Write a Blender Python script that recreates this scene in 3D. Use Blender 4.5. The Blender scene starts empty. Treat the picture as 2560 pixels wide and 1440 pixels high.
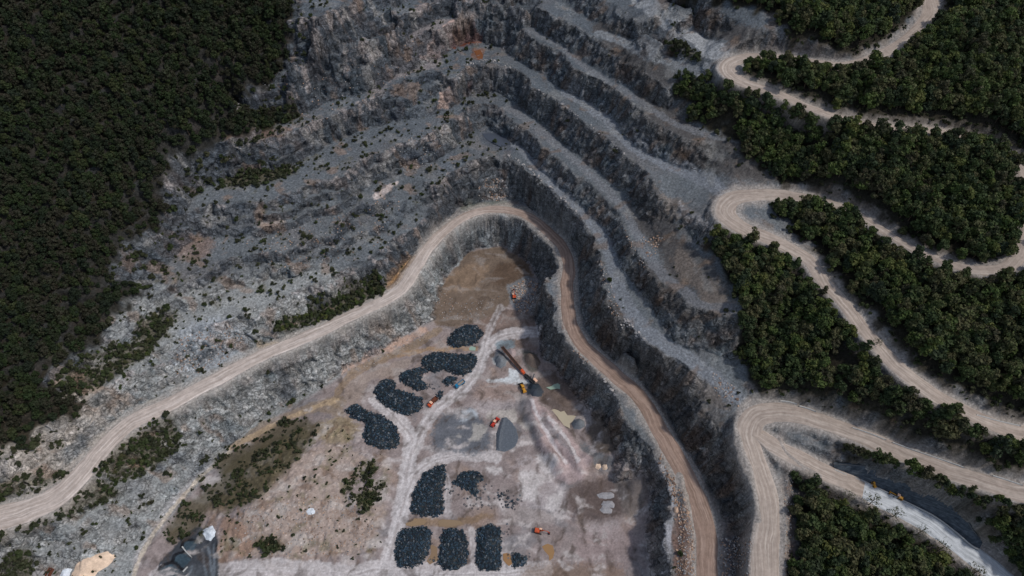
import bpy, bmesh, math, random
import numpy as np
from mathutils import Vector, Matrix, Euler
from mathutils.geometry import delaunay_2d_cdt

random.seed(11)
rng = np.random.default_rng(11)
scene = bpy.context.scene
COL = scene.collection

# ----------------------------------------------------------------- camera model
F = 1730.0                       # focal length in pixels of the 2560-wide photograph
PITCH = math.radians(52.0)
CAMZ = 375.0
CP, SP = math.cos(PITCH), math.sin(PITCH)

def rays(u, v):
    a = (np.asarray(u, float) - 1280.0) / F
    b = (720.0 - np.asarray(v, float)) / F
    return a, CP + b * SP, -SP + b * CP

def unp(u, v, z):
    a, dy, dz = rays(u, v)
    t = (CAMZ - z) / (-dz)
    return a * t, dy * t, np.asarray(z, float) + 0 * t

def project(x, y, z):
    zr = z - CAMZ
    dep = y * CP - zr * SP
    upc = y * SP + zr * CP
    return 1280.0 + F * x / dep, 720.0 - F * upc / dep, dep

def z_left(u, v):
    """height where the view ray meets the left-hand hillside's mean slope"""
    a, dy, dz = rays(u, v)
    p = -0.69 * a + 0.72 * dy
    t = (CAMZ - 75 + 0.7 * 331) / (-dz + 0.7 * p)
    return CAMZ + dz * t

# ----------------------------------------------------------------- noise
_perm = np.arange(256); rng.shuffle(_perm); _perm = np.concatenate([_perm, _perm, _perm])
_gr = rng.normal(size=(256, 3)); _gr /= np.linalg.norm(_gr, axis=1)[:, None]
_gr = _gr.astype(np.float32)

def perlin(x, y, z=None):
    x = np.asarray(x, np.float32); y = np.asarray(y, np.float32)
    z = np.zeros_like(x) if z is None else np.asarray(z, np.float32)
    xi = np.floor(x).astype(np.int32); yi = np.floor(y).astype(np.int32); zi = np.floor(z).astype(np.int32)
    xf = x - xi; yf = y - yi; zf = z - zi
    xi &= 255; yi &= 255; zi &= 255
    fu = xf * xf * xf * (xf * (xf * 6 - 15) + 10)
    fv = yf * yf * yf * (yf * (yf * 6 - 15) + 10)
    fw = zf * zf * zf * (zf * (zf * 6 - 15) + 10)
    def g(ix, iy, iz, dx, dy, dz):
        h = _perm[_perm[_perm[ix] + iy] + iz]
        gg = _gr[h]
        return gg[..., 0] * dx + gg[..., 1] * dy + gg[..., 2] * dz
    x1 = xi + 1; y1 = yi + 1; z1 = zi + 1
    n000 = g(xi, yi, zi, xf, yf, zf);      n100 = g(x1, yi, zi, xf - 1, yf, zf)
    n010 = g(xi, y1, zi, xf, yf - 1, zf);  n110 = g(x1, y1, zi, xf - 1, yf - 1, zf)
    n001 = g(xi, yi, z1, xf, yf, zf - 1);  n101 = g(x1, yi, z1, xf - 1, yf, zf - 1)
    n011 = g(xi, y1, z1, xf, yf - 1, zf - 1); n111 = g(x1, y1, z1, xf - 1, yf - 1, zf - 1)
    a = n000 + fu * (n100 - n000); b = n010 + fu * (n110 - n010)
    c = n001 + fu * (n101 - n001); d = n011 + fu * (n111 - n011)
    e = a + fv * (b - a); f = c + fv * (d - c)
    return (e + fw * (f - e)) * 1.6

def fbm(x, y, z=None, oct=4, s=1.0):
    t = 0; amp = 1.0; f = 1.0 / s; n = 0
    for i in range(oct):
        t = t + amp * perlin(x * f + 17.3 * i, y * f - 9.1 * i, None if z is None else z * f + 3.7 * i)
        n += amp; amp *= 0.5; f *= 2.03
    return t / n

def ridged(x, y, z, oct=3, s=1.0):
    t = 0; amp = 1.0; f = 1.0 / s; n = 0
    for i in range(oct):
        t = t + amp * (1 - 2 * np.abs(perlin(x * f + 11.3 * i, y * f + 5.1 * i, z * f + 7.7 * i)))
        n += amp; amp *= 0.5; f *= 2.1
    return t / n

def sstep(a, b, x):
    t = np.clip((x - a) / (b - a), 0, 1)
    return t * t * (3 - 2 * t)

# ----------------------------------------------------------------- breaklines, traced on the photograph, each at its own height
P5 = [
 # (height or heights along the line, points)
 # --- pit: crest of the wall under the haul road, right and back
 ((32, 32, 32, 31.5, 30.5, 29.5, 28, 26, 24, 22, 21), [(1058,668),(1078,632),(1106,600),(1138,570),(1165,550),(1190,541),(1255,541),(1300,552),(1320,570),(1350,597),(1378,632),(1392,670),(1366,704),(1363,727),(1376,747),(1387,769),(1373,790),(1383,805),(1394,826),(1405,844),(1421,862),(1445,882),(1462,912),(1495,937),(1525,977),(1550,1017),(1566,1047),(1600,1092),(1634,1127),(1655,1187),(1670,1230),(1682,1270),(1670,1297),(1660,1320),(1660,1370),(1675,1440),(1680,1520)]),
 # --- pit: toe of that wall
 ((5, 6, 8, 8, 7, 5, 3, 2, 1, 1, 1, 2, 8, 10, 10, 6, 3, 1, 0, 0), [(1085,800),(1092,750),(1105,705),(1130,668),(1160,636),(1195,618),(1250,612),(1280,622),(1315,650),(1342,690),(1345,735),(1338,760),(1335,780),(1343,801),(1348,826),(1353,862),(1357,895),(1377,905),(1397,922),(1411,945),(1428,975),(1443,1000),(1480,1030),(1513,1062),(1526,1097),(1538,1132),(1560,1172),(1610,1190),(1624,1217),(1626,1250),(1622,1290),(1620,1320),(1622,1370),(1625,1440),(1628,1520)]),
 # --- left: toe of the grey wall under the road
 ((5, 4, 3, 2, 2, 3, 4, 5, 6, 6, 6, 6), [(1085,800),(1070,815),(1015,840),(950,882),(900,907),(850,928),(810,965),(725,1003),(650,1047),(575,1117),(525,1162),(480,1202),(440,1252),(390,1307),(350,1352),(320,1387),(318,1440),(310,1520)]),
 # --- back of the level behind the road at the apex, toe of the next wall (right side)
 ((34, 33, 33, 32, 31.5, 30, 28, 26, 24, 23, 23), [(1063,616),(1102,570),(1145,518),(1200,502),(1290,497),(1318,510),(1352,540),(1396,582),(1434,625),(1445,675),(1447,725),(1455,785),(1473,835),(1515,880),(1570,922),(1620,967),(1660,1012),(1690,1080),(1735,1160),(1775,1222),(1797,1262),(1803,1310),(1850,1335),(1875,1335)]),
 # first bench crest
 ((56, 57, 58, 58, 58, 57, 56), [(1100,470),(1122,440),(1150,417),(1195,397),(1225,389),(1265,393),(1300,415),(1335,445),(1375,475),(1415,515),(1450,545),(1475,580),(1490,625),(1500,665),(1518,720),(1522,760)]),
 ((56, 50, 48, 48, 50, 51, 49, 47, 45, 42, 40), [(1522,760),(1550,845),(1590,885),(1650,920),(1700,945),(1740,1000),(1765,1040),(1810,1100),(1840,1170),(1875,1245),(1893,1308)]),
 # first bench back toe
 ((58, 58, 58, 58, 58, 58, 59), [(1100,430),(1112,388),(1145,362),(1175,335),(1210,318),(1245,335),(1275,353),(1315,374),(1345,417),(1375,447),(1410,482),(1450,517),(1485,547),(1510,577),(1535,620),(1545,660),(1555,700),(1570,750),(1600,798),(1650,832),(1720,877),(1790,927),(1840,962)]),
 # first bench floor, lower edge further right
 ((57, 57, 58, 58), [(1536,772),(1566,815),(1612,858),(1682,895),(1750,940),(1797,980)]),
 # second bench crest
 ((70, 70, 70, 70, 70, 72, 76, 81), [(1160,285),(1190,265),(1220,257),(1250,266),(1275,297),(1320,332),(1365,372),(1400,402),(1430,427),(1475,457),(1515,497),(1545,527),(1565,577),(1580,612),(1605,652),(1622,687),(1660,705),(1700,733),(1740,767),(1790,783),(1850,792)]),
 # second bench back toe
 ((70, 70, 70, 71, 72, 75, 82), [(1150,250),(1160,240),(1195,235),(1222,226),(1250,234),(1285,258),(1315,282),(1350,303),(1390,338),(1420,372),(1460,402),(1495,432),(1525,457),(1560,482),(1590,527),(1610,557),(1635,597),(1652,627),(1685,690),(1740,738),(1800,762),(1860,772)]),
 ((59, 60, 61, 61, 60), [(1575,690),(1604,730),(1634,778),(1664,820),(1704,846),(1744,866),(1776,880),(1830,905)]),
 # third bench crest
 ((88, 88, 88, 88, 88, 88, 90), [(1138,200),(1152,183),(1170,168),(1210,160),(1250,167),(1290,175),(1318,195),(1322,212),(1350,225),(1395,255),(1435,280),(1465,305),(1500,335),(1535,365),(1575,395),(1605,420),(1630,445)]),
 ((90, 88, 86, 88, 90), [(1630,445),(1642,478),(1672,500),(1705,525),(1745,552),(1785,575)]),
 ((86, 82, 80, 82, 84), [(1672,500),(1690,550),(1735,600),(1770,640),(1800,690)]),
 # third bench back toe
 ((88, 88, 88, 88, 89, 91, 93), [(1106,140),(1117,130),(1150,111),(1200,108),(1250,118),(1285,146),(1325,167),(1365,192),(1395,217),(1430,237),(1465,252),(1500,272),(1535,297),(1552,322),(1580,357),(1615,382),(1650,402),(1710,422),(1760,445),(1800,462)]),
 # fourth bench crest
 ((104, 104, 104, 104, 104, 105, 106, 107), [(1105,78),(1122,62),(1140,58),(1195,47),(1250,50),(1290,60),(1315,83),(1350,104),(1385,120),(1410,135),(1430,165),(1470,190),(1505,202),(1540,226),(1570,250),(1610,280),(1635,302),(1675,325),(1710,343),(1750,352),(1800,358),(1860,366),(1930,372)]),
 # fourth bench back toe
 ((104, 104, 104, 104, 105, 106, 108, 110), [(1095,50),(1130,30),(1200,28),(1250,36),(1290,46),(1330,65),(1370,90),(1415,121),(1450,147),(1490,172),(1530,197),(1570,217),(1600,237),(1630,254),(1690,288),(1750,316),(1830,336),(1930,350),(2000,357)]),
 # fifth bench crest and back toe
 ((116, 117, 117, 117, 116, 116), [(1090,-5),(1140,-12),(1265,-4),(1295,10),(1355,25),(1390,43),(1425,55),(1465,80),(1485,95),(1515,115),(1550,135),(1590,170),(1630,200),(1665,228)]),
 ((117, 117, 118, 120, 124, 127), [(1300,-45),(1370,-8),(1440,28),(1480,50),(1515,75),(1560,95),(1625,110),(1690,145),(1750,170),(1800,188)]),
 # sixth crest
 ((129, 129, 129, 129, 130), [(1400,-80),(1480,-15),(1535,5),(1560,30),(1595,65),(1635,95),(1700,120),(1760,140)]),
 ((130, 130, 130, 130), [(1470,-80),(1560,-25),(1620,5),(1670,30),(1720,55),(1770,100)]),
 ((138, 140, 144), [(1560,-80),(1620,-30),(1680,5),(1750,25),(1800,42),(1900,72)]),
 # --- left terraces
 ((30, 30, 30, 30, 30, 30, 30), [(1040,634),(1000,675),(975,705),(900,735),(810,775),(745,835),(645,868),(585,885),(532,905),(475,948),(400,988),(320,1027),(270,1074),(226,1120),(188,1152),(138,1205),(70,1238),(0,1258),(-100,1290)]),
 ((46, 44, 44, 44, 44, 43, 43, 44, 44), [(1085,545),(1062,560),(1040,572),(990,602),(925,652),(850,692),(800,722),(740,732),(650,768),(575,800),(500,825),(450,835),(415,868),(350,923),(280,958),(212,1003),(187,1047),(125,1072),(50,1117),(0,1150),(-100,1190)]),
 ((47, 47, 47, 46, 46, 46, 46), [(1085,515),(1020,555),(950,588),(880,622),(800,667),(700,702),(620,732),(540,767),(450,792),(380,832),(320,880),(250,925)]),
 ((57, 58, 58, 58, 58, 58, 58), [(1100,440),(1050,447),(1000,455),(930,490),(870,520),(800,572),(695,622),(625,628),(540,642),(430,700),(350,735),(300,775),(240,820)]),
 ((60, 60, 60, 60, 60, 60, 61), [(1105,385),(1080,402),(1030,412),(980,432),(930,458),(860,512),(775,547),(700,582),(600,592),(500,592),(440,642),(370,690)]),
 ((70, 72, 72, 72, 72, 73), [(1160,285),(1110,325),(1060,342),(1015,354),(950,384),(900,402),(860,437),(800,452),(740,472),(650,500),(560,511),(500,521),(430,557),(400,590)]),
 ((73, 73, 73, 74, 74), [(1148,247),(1100,283),(1030,303),(970,304),(900,323),(850,343),(780,388),(700,422),(620,432),(550,447),(480,482)]),
 ((88, 89, 89, 89, 90), [(1140,205),(1100,182),(1050,183),(1000,203),(930,243),(850,278),(760,313),(700,332),(625,356),(540,376),(465,397)]),
 ((89, 90, 90, 90, 91), [(1098,142),(1073,155),(1030,172),(970,198),(900,237),(850,245),(750,282),(670,292),(600,288)]),
 ((104, 104, 104, 104, 105), [(1105,78),(1090,68),(1040,88),(1000,117),(930,152),(860,181),(800,186),(750,201),(650,226),(590,252)]),
 ((105, 105, 106, 106), [(1095,50),(1060,62),(1000,92),(900,132),(820,167),(740,192)]),
 ((116, 116, 118, 120), [(1090,-5),(1060,6),(1000,52),(950,87),(850,112),(760,141),(720,165)]),
 ((117, 119, 122), [(1080,-40),(1000,10),(900,60),(800,100)]),
 ((127, 129, 136), [(1200,-80),(1060,-70),(950,-40),(850,20),(780,60)]),
 # --- lower left slope and pit edge
 ((12, 10, 6), [(-60,1440),(150,1440),(300,1432)]),
 ((22, 20), [(0,1370),(110,1340)]),
 # scrub mound between pit track and white track
 ((4, 9, 10, 8, 6), [(560,1230),(650,1200),(740,1150),(820,1110),(900,1080)]),
 ((3, 8, 9, 8, 4), [(500,1340),(600,1300),(700,1270),(800,1230),(900,1190)]),
 ((2, 2, 1), [(560,1405),(700,1405),(900,1400)]),
 ((1, 1, 1), [(955,1330),(990,1220),(1010,1130)]),
 ((0, 0, 0), [(960,1400),(1100,1300),(1100,1100),(1000,1000)]),
 ((0, 0, 0), [(1200,1400),(1300,1200),(1250,1000)]),
 ((2, 1, 0), [(1180,800),(1240,830),(1200,900)]),
 ((0, 0, 0), [(1450,1400),(1450,1250),(1420,1100)]),
 # spoil slope against the pit wall
 ((9, 4, 1), [(1600,1190),(1560,1200),(1520,1200)]),
 ((7, 3, 0), [(1610,1240),(1560,1265),(1520,1290)]),
 ((6, 3, 1), [(1520,1050),(1490,1080),(1470,1110)]),
 # ledge right of the haul road at the bottom and the ground between the roads
 ((23, 23, 24), [(1840,1340),(1850,1400),(1855,1500)]),
 # right-hand slopes
 ((44, 41, 38, 35), [(2010,1215),(1990,1290),(1975,1360),(1975,1480)]),
 ((45, 42, 36, 30), [(2120,1260),(2200,1320),(2300,1400),(2360,1480)]),
 ((38, 34, 26), [(2050,1330),(2130,1420),(2200,1500)]),
 # retaining wall top
 ((54, 57, 58, 58, 57, 53, 47, 40), [(2084,1158),(2167,1164),(2229,1182),(2282,1202),(2327,1227),(2371,1249),(2407,1280),(2425,1320),(2460,1353),(2520,1410)]),
 # rock cut and wood above the top road
 ((146, 148, 150), [(2020,110),(2100,60),(2200,10)]),
 ((152, 153, 155), [(1740,-40),(1900,-20),(2100,-60)]),
 ((150, 155, 158), [(2420,60),(2500,0),(2600,-60)]),
 ((132, 134, 142), [(2470,260),(2560,200),(2650,150)]),
 ((121, 122), [(2560,380),(2680,420)]),
 ((92, 94, 98), [(2000,560),(2150,640),(2300,740)]),
 ((98, 102, 106), [(2400,760),(2500,780),(2640,800)]),
 ((85, 84, 80), [(1830,620),(1900,680),(1970,740)]),
 ((66, 68, 70), [(1870,860),(1950,900),(2050,960)]),
 ((96, 98, 100), [(1830,450),(1900,430),(1990,440)]),
]

# outside the picture (world metres)
OUT = [(-380,45,85),(-300,45,55),(-220,45,22),(-140,45,0),(-40,45,0),(60,45,0),(95,45,25),(125,45,30),(165,45,36),(250,45,40),(380,45,60),
       (380,120,75),(380,200,105),(380,300,135),(380,400,158),(380,550,190),(250,550,180),(120,550,165),(0,550,165),(-120,550,180)]

# roads: centre points (u, v, height, width in metres)
ROADS = {
 'haul_road': [(-140,1350,30,15),(-60,1322,30,15),(0,1296,30,15),(75,1272,30,14),(140,1243,30,14),(200,1188,30,12.5),(244,1137,30,11.5),(290,1088,30,11),(338,1050,30,11),(415,1014,30,10.5),(490,975,30,10),(557,941,30,10),(617,906,30,9.5),(675,880,30,9),(757,846,30.5,9),(855,801,31,8.5),(945,757,31.5,8.5),(1003,720,32,9),(1038,668,32.5,9),(1068,624,33,9),(1100,587,33,8.5),(1145,551,33.5,7.5),(1190,530,33.5,7),(1240,523,33.5,7),(1295,530,33.5,7),(1338,551,33,7.5),(1378,586,33,8),(1409,622,32.5,8),(1421,667,32.5,8.5),(1417,718,32,9),(1420,765,32,9),(1431,818,31.5,9),(1451,856,31.5,9.5),(1484,888,30.5,9.5),(1535,934,29.8,10),(1583,976,29,10),(1618,1018,28.3,10),(1650,1075,27.5,10),(1686,1138,26.5,11),(1713,1188,25.5,11.5),(1740,1243,24.5,11.5),(1757,1292,23.6,11.5),(1766,1345,22.8,11.5),(1768,1440,21.5,11.5),(1768,1540,20.5,11.5)],
 'switchback_road': [(1913,1560,34,15),(1914,1440,38,15),(1915,1370,40.5,14),(1920,1300,43,13),(1920,1250,45.5,13),(1906,1200,48.5,13),(1886,1147,52.5,13),(1873,1102,54.5,14),(1873,1068,56,14),(1892,1042,57,14),(1932,1030,58,13),(1980,1033,59,11.5),(2050,1052,60,11),(2125,1080,61,10.5),(2200,1110,62.5,10.5),(2275,1140,64,10.5),(2350,1170,66,10.5),(2425,1195,68,10.5),(2500,1217,70,10.5),(2560,1232,71,10.5),(2660,1240,73.5,10.5),(2750,1215,76,10.5),(2760,1160,77.5,10.5),(2680,1112,78.5,10.5),(2620,1097,79,10),(2560,1082,80,10),(2510,1070,81,9.5),(2460,1051,82,9.5),(2400,1021,83,9.5),(2335,986,84.5,9.5),(2275,942,86,9.5),(2225,896,87,9.5),(2175,842,88,9),(2135,791,89,8.5),(2100,746,90,8.5),(2070,714,90.5,9),(2048,684,91,9.5),(2022,650,91.5,9.5),(1988,626,92,9.5),(1948,606,92.5,10),(1900,587,93,11),(1857,569,93.5,12),(1826,550,94,13),(1811,527,94.3,13.5),(1822,504,94.6,13),(1850,491,95,12),(1892,486,95.5,11),(1942,486,96.2,10),(2000,493,97,9.5),(2050,502,98,8.5),(2100,517,99,7.5),(2150,540,100,7),(2200,571,101.5,6.5),(2250,604,103,6.5),(2300,630,104.5,6.5),(2345,648,106,6.5),(2390,663,107.5,6.5),(2435,674,109,7),(2480,677,110,8),(2523,665,111.5,8),(2549,637,113,8),(2562,600,114,8),(2572,550,115.5,7.5),(2572,490,117,7.5),(2555,425,118.5,7.5),(2500,375,120,7),(2440,348,121.5,7),(2380,335,122.5,6.5),(2330,327,123.5,6.5),(2265,321,125,6.5),(2210,317,126,6.5),(2160,309,127,6.5),(2110,297,128,6.5),(2060,281,128.8,6.5),(2010,263,129.5,7),(1960,241,130,7.5),(1910,222,130.5,8.5),(1866,207,131,9.5),(1833,190,131.5,11),(1818,172,132,12),(1832,155,132.5,11),(1866,145,133,10),(1920,142,134,9),(1980,147,135,8),(2050,157,137,7.5),(2110,162,138.5,7.5),(2155,153,140,8),(2200,136,141.5,8),(2242,114,143,8.5),(2281,88,144.5,9),(2309,60,146,10),(2325,28,147.5,11),(2320,-10,149,11),(2290,-70,151,10)],
 'concrete_road': [(1886,1078,55.3,7),(1915,1098,54.4,8),(1950,1122,53.8,9),(2000,1148,52.6,9.5),(2050,1172,51.2,9.5),(2080,1186,50,10),(2130,1208,48.8,10),(2182,1234,47,11),(2238,1261,45.2,12),(2282,1285,43.8,12),(2326,1308,42.4,12),(2371,1340,40.8,12),(2410,1370,39.2,12),(2460,1408,37.4,12),(2512,1452,35.4,12),(2580,1510,33,12)],
}

def catmull(P, step):
    P = np.asarray(P, float)
    out = []
    n = len(P)
    for i in range(n - 1):
        p0, p1, p2, p3 = P[max(i - 1, 0)], P[i], P[i + 1], P[min(i + 2, n - 1)]
        k = max(2, int(np.linalg.norm((p2 - p1)[:2]) / step))
        for j in range(k):
            t = j / k
            out.append(0.5 * ((2 * p1) + (-p0 + p2) * t + (2 * p0 - 5 * p1 + 4 * p2 - p3) * t * t + (-p0 + 3 * p1 - 3 * p2 + p3) * t ** 3))
    out.append(P[-1])
    return np.array(out)

road_lines = {}
for name, pts in ROADS.items():
    W = []
    for (u, v, z, w) in pts:
        x, y, zz = unp(u, v, z)
        W.append((float(x), float(y), float(z), w * (0.93 if name == 'switchback_road' else 1.0)))
    road_lines[name] = catmull(W, 1.5)

F_LEFT = [(-160,-160),(745,-160),(740,20),(722,100),(705,200),(640,228),(590,252),(595,285),(700,282),(742,285),(720,310),(640,330),(545,365),(470,392),(425,440),(410,520),(405,575),(345,585),(300,640),(275,700),(365,722),(330,762),(295,790),(240,805),(250,860),(190,878),(140,905),(112,965),(150,985),(195,1003),(190,1040),(120,1062),(50,1105),(0,1130),(-160,1190)]

def in_poly(px, py, poly):
    px = np.asarray(px, float); py = np.asarray(py, float)
    inside = np.zeros(px.shape, bool)
    n = len(poly); j = n - 1
    for i in range(n):
        xi, yi = poly[i]; xj, yj = poly[j]
        if yi != yj:
            c = ((yi > py) != (yj > py)) & (px < (xj - xi) * (py - yi) / (yj - yi) + xi)
            inside ^= c
        j = i
    return inside

# ---- triangulate
V2, VZ, E = [], [], []
def add_line(W):
    prev = None
    for (x, y, z) in W:
        V2.append(Vector((x, y))); VZ.append(z)
        if prev is not None:
            E.append((prev, len(V2) - 1))
        prev = len(V2) - 1

for zs, pts in P5:
    pts = np.array(pts, float)
    cum = np.concatenate([[0], np.cumsum(np.hypot(*np.diff(pts, axis=0).T))])
    zz = np.interp(cum / cum[-1], np.linspace(0, 1, len(zs)), zs)
    x, y, z = unp(pts[:, 0], pts[:, 1], zz)
    W = catmull(np.column_stack([x, y, z]), 6.0)
    add_line([tuple(p) for p in W])
for name, R in road_lines.items():
    add_line([tuple(p[:3]) for p in R[::4]])
for gu in range(-120, 760, 85):
    for gv in range(-120, 1160, 85):
        if all(in_poly(np.array([gu + a]), np.array([gv + b]), F_LEFT)[0] for a, b in ((0, 0), (45, 30), (30, -40), (0, 55))):
            z = float(z_left(gu, gv)); x, y, _ = unp(gu, gv, z)
            V2.append(Vector((float(x), float(y)))); VZ.append(z)
for x, y, z in OUT:
    V2.append(Vector((x, y))); VZ.append(z)
for y in (120, 200, 300, 400, 480, 550):
    for x in (-380,):
        V2.append(Vector((x, y))); VZ.append(min(235, 75 + 0.7 * (-0.69 * x + 0.72 * y - 331)))
for x, y in ((-300, 480), (-220, 500)):
    V2.append(Vector((x, y))); VZ.append(min(220, 75 + 0.7 * (-0.69 * x + 0.72 * y - 331)))

cv, ce, cf, ov, oe, of = delaunay_2d_cdt(V2, E, [], 0, 1e-3, True)
cv = np.array([(p.x, p.y) for p in cv])
v2 = np.array([(p.x, p.y) for p in V2]); vz = np.array(VZ)
cz = np.zeros(len(cv)); nnew = 0
for i, o in enumerate(ov):
    if len(o):
        cz[i] = np.mean(vz[list(o)])
    else:
        nnew += 1
        d = np.hypot(v2[:, 0] - cv[i, 0], v2[:, 1] - cv[i, 1]) + 0.05
        k = np.argsort(d)[:4]; w = 1 / d[k]
        cz[i] = (vz[k] * w).sum() / w.sum()
        if globals().get('DEBUG_X'):
            print('crossing', [round(float(q)) for q in project(cv[i, 0], cv[i, 1], cz[i])[:2]], vz[k])
print('crossings', nnew)

STEP = 0.6
X0, X1, Y0, Y1 = -372.0, 372.0, 50.0, 545.0
NX = int((X1 - X0) / STEP) + 1; NY = int((Y1 - Y0) / STEP) + 1
gx = X0 + STEP * np.arange(NX); gy = Y0 + STEP * np.arange(NY)
GX, GY = np.meshgrid(gx, gy)
Z = np.full((NY, NX), np.nan)
for f in cf:
    (ax, ay), (bx, by), (cx_, cy_) = cv[f[0]], cv[f[1]], cv[f[2]]
    i0 = max(0, int((min(ax, bx, cx_) - X0) / STEP)); i1 = min(NX - 1, int((max(ax, bx, cx_) - X0) / STEP) + 1)
    j0 = max(0, int((min(ay, by, cy_) - Y0) / STEP)); j1 = min(NY - 1, int((max(ay, by, cy_) - Y0) / STEP) + 1)
    if i1 < i0 or j1 < j0: continue
    det = (by - cy_) * (ax - cx_) + (cx_ - bx) * (ay - cy_)
    if abs(det) < 1e-9: continue
    sx = GX[j0:j1 + 1, i0:i1 + 1]; sy = GY[j0:j1 + 1, i0:i1 + 1]
    l1 = ((by - cy_) * (sx - cx_) + (cx_ - bx) * (sy - cy_)) / det
    l2 = ((cy_ - ay) * (sx - cx_) + (ax - cx_) * (sy - cy_)) / det
    l3 = 1 - l1 - l2
    m = (l1 >= -1e-6) & (l2 >= -1e-6) & (l3 >= -1e-6)
    zz = l1 * cz[f[0]] + l2 * cz[f[1]] + l3 * cz[f[2]]
    sub = Z[j0:j1 + 1, i0:i1 + 1]; sub[m] = zz[m]
Z = np.where(np.isnan(Z), np.nanmean(Z), Z)

def blur(A, r, it=2):
    k = int(r)
    if k < 1: return A
    for _ in range(it):
        for ax in (0, 1):
            P = np.pad(A, [(k + 1, k) if a == ax else (0, 0) for a in (0, 1)], mode='edge')
            c = np.cumsum(P, axis=ax, dtype=np.float64)
            n = A.shape[ax]
            if ax == 0: A = (c[2 * k + 1:2 * k + 1 + n] - c[:n]) / (2 * k + 1)
            else: A = (c[:, 2 * k + 1:2 * k + 1 + n] - c[:, :n]) / (2 * k + 1)
    return A

def bil(A, x, y):
    fx = np.clip((np.asarray(x, float) - X0) / STEP, 0, NX - 1.001); fy = np.clip((np.asarray(y, float) - Y0) / STEP, 0, NY - 1.001)
    i = fx.astype(int); j = fy.astype(int); a = fx - i; b = fy - j
    return (A[j, i] * (1 - a) + A[j, i + 1] * a) * (1 - b) + (A[j + 1, i] * (1 - a) + A[j + 1, i + 1] * a) * b

# distance to the roads, road height, signed side
RD = np.full((NY, NX), 99.0); RZ = np.zeros((NY, NX)); RHW = np.zeros((NY, NX))
for name, R in road_lines.items():
    for k in range(len(R) - 1):
        x0, y0, z0, w0 = R[k]; x1, y1, z1, w1 = R[k + 1]
        mg = max(w0, w1) * 0.5 + 12
        i0 = max(0, int((min(x0, x1) - mg - X0) / STEP)); i1 = min(NX, int((max(x0, x1) + mg - X0) / STEP) + 2)
        j0 = max(0, int((min(y0, y1) - mg - Y0) / STEP)); j1 = min(NY, int((max(y0, y1) + mg - Y0) / STEP) + 2)
        if i1 <= i0 or j1 <= j0: continue
        sx = GX[j0:j1, i0:i1]; sy = GY[j0:j1, i0:i1]
        dx, dy = x1 - x0, y1 - y0
        t = np.clip(((sx - x0) * dx + (sy - y0) * dy) / max(dx * dx + dy * dy, 1e-9), 0, 1)
        d = np.hypot(sx - x0 - t * dx, sy - y0 - t * dy) - 0.5 * (w0 + (w1 - w0) * t)
        sub = RD[j0:j1, i0:i1]; m = d < sub
        sub[m] = d[m]
        RZ[j0:j1, i0:i1][m] = (z0 + (z1 - z0) * t)[m]

Zb = blur(Z, 1, 1)
# ragged edges: bend the field sideways, least near roads
near = sstep(0.5, 9, RD)
slope0 = np.hypot(*np.gradient(Zb, STEP))
wa = near * (0.15 + 0.85 * sstep(0.1, 0.5, blur(slope0, 5)))
wx = wa * (2.6 * fbm(GX, GY, None, 3, 22) + 1.5 * fbm(GX + 90, GY, None, 2, 6))
wy = wa * (2.6 * fbm(GX + 300, GY + 40, None, 3, 22) + 1.5 * fbm(GX - 70, GY + 200, None, 2, 6))
Zb = bil(Zb, GX + wx, GY + wy)
# broken ledges that run along the contours of the left flank
lf = sstep(30, -40, GX - (GY - 330) * 0.05) * sstep(14, 24, Zb) * sstep(1.0, 6, RD)
sl1 = blur(np.hypot(*np.gradient(Zb, STEP)), 4)
lf = lf * sstep(0.25, 0.5, sl1)
for per, sh, seed in ((5.2, 0.9, 0), (2.3, 0.55, 400)):
    ph = (Zb + 4.5 * fbm(GX + seed, GY, None, 4, 20) + 1.2 * fbm(GX, GY + seed, None, 3, 5)) / per
    fr = ph - np.floor(ph)
    Zb = Zb + per * (sstep(0.30, 0.62, fr) - fr) * sh * lf * sstep(-0.25, 0.2, fbm(GX - seed, GY + 90, None, 3, 26))
# roads cut flat
k = 1 - sstep(0.6, 4.0, RD)
Zb = Zb * (1 - k) + (RZ - 0.22) * k
Zbase = Zb.copy()

def raycast(u, v):
    """where the view ray of a photo pixel meets the ground"""
    u = np.atleast_1d(np.asarray(u, float)); v = np.atleast_1d(np.asarray(v, float))
    a, dy, dz = rays(u, v)
    ts = np.arange(230, 760, 0.8)
    x = a[:, None] * ts; y = dy[:, None] * ts; z = CAMZ + dz[:, None] * ts
    hit = z < bil(Zbase, x, y)
    k = np.argmax(hit, axis=1)
    lo = ts[np.maximum(k - 1, 0)]; hi = ts[k]
    for _ in range(10):
        m = 0.5 * (lo + hi)
        b = CAMZ + dz * m < bil(Zbase, a * m, dy * m)
        hi = np.where(b, m, hi); lo = np.where(b, lo, m)
    return a * hi, dy * hi, CAMZ + dz * hi

def wpoly(poly, sub=24):
    """a photo outline as an outline on the ground (world x, y)"""
    P = []
    n = len(poly)
    for i in range(n):
        p, q = poly[i], poly[(i + 1) % n]
        k = max(1, int(math.hypot(q[0] - p[0], q[1] - p[1]) / sub))
        for j in range(k):
            P.append((p[0] + (q[0] - p[0]) * j / k, p[1] + (q[1] - p[1]) * j / k))
    P = np.array(P)
    x, y, z = raycast(P[:, 0], P[:, 1])
    return list(zip(x.tolist(), y.tolist()))

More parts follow.
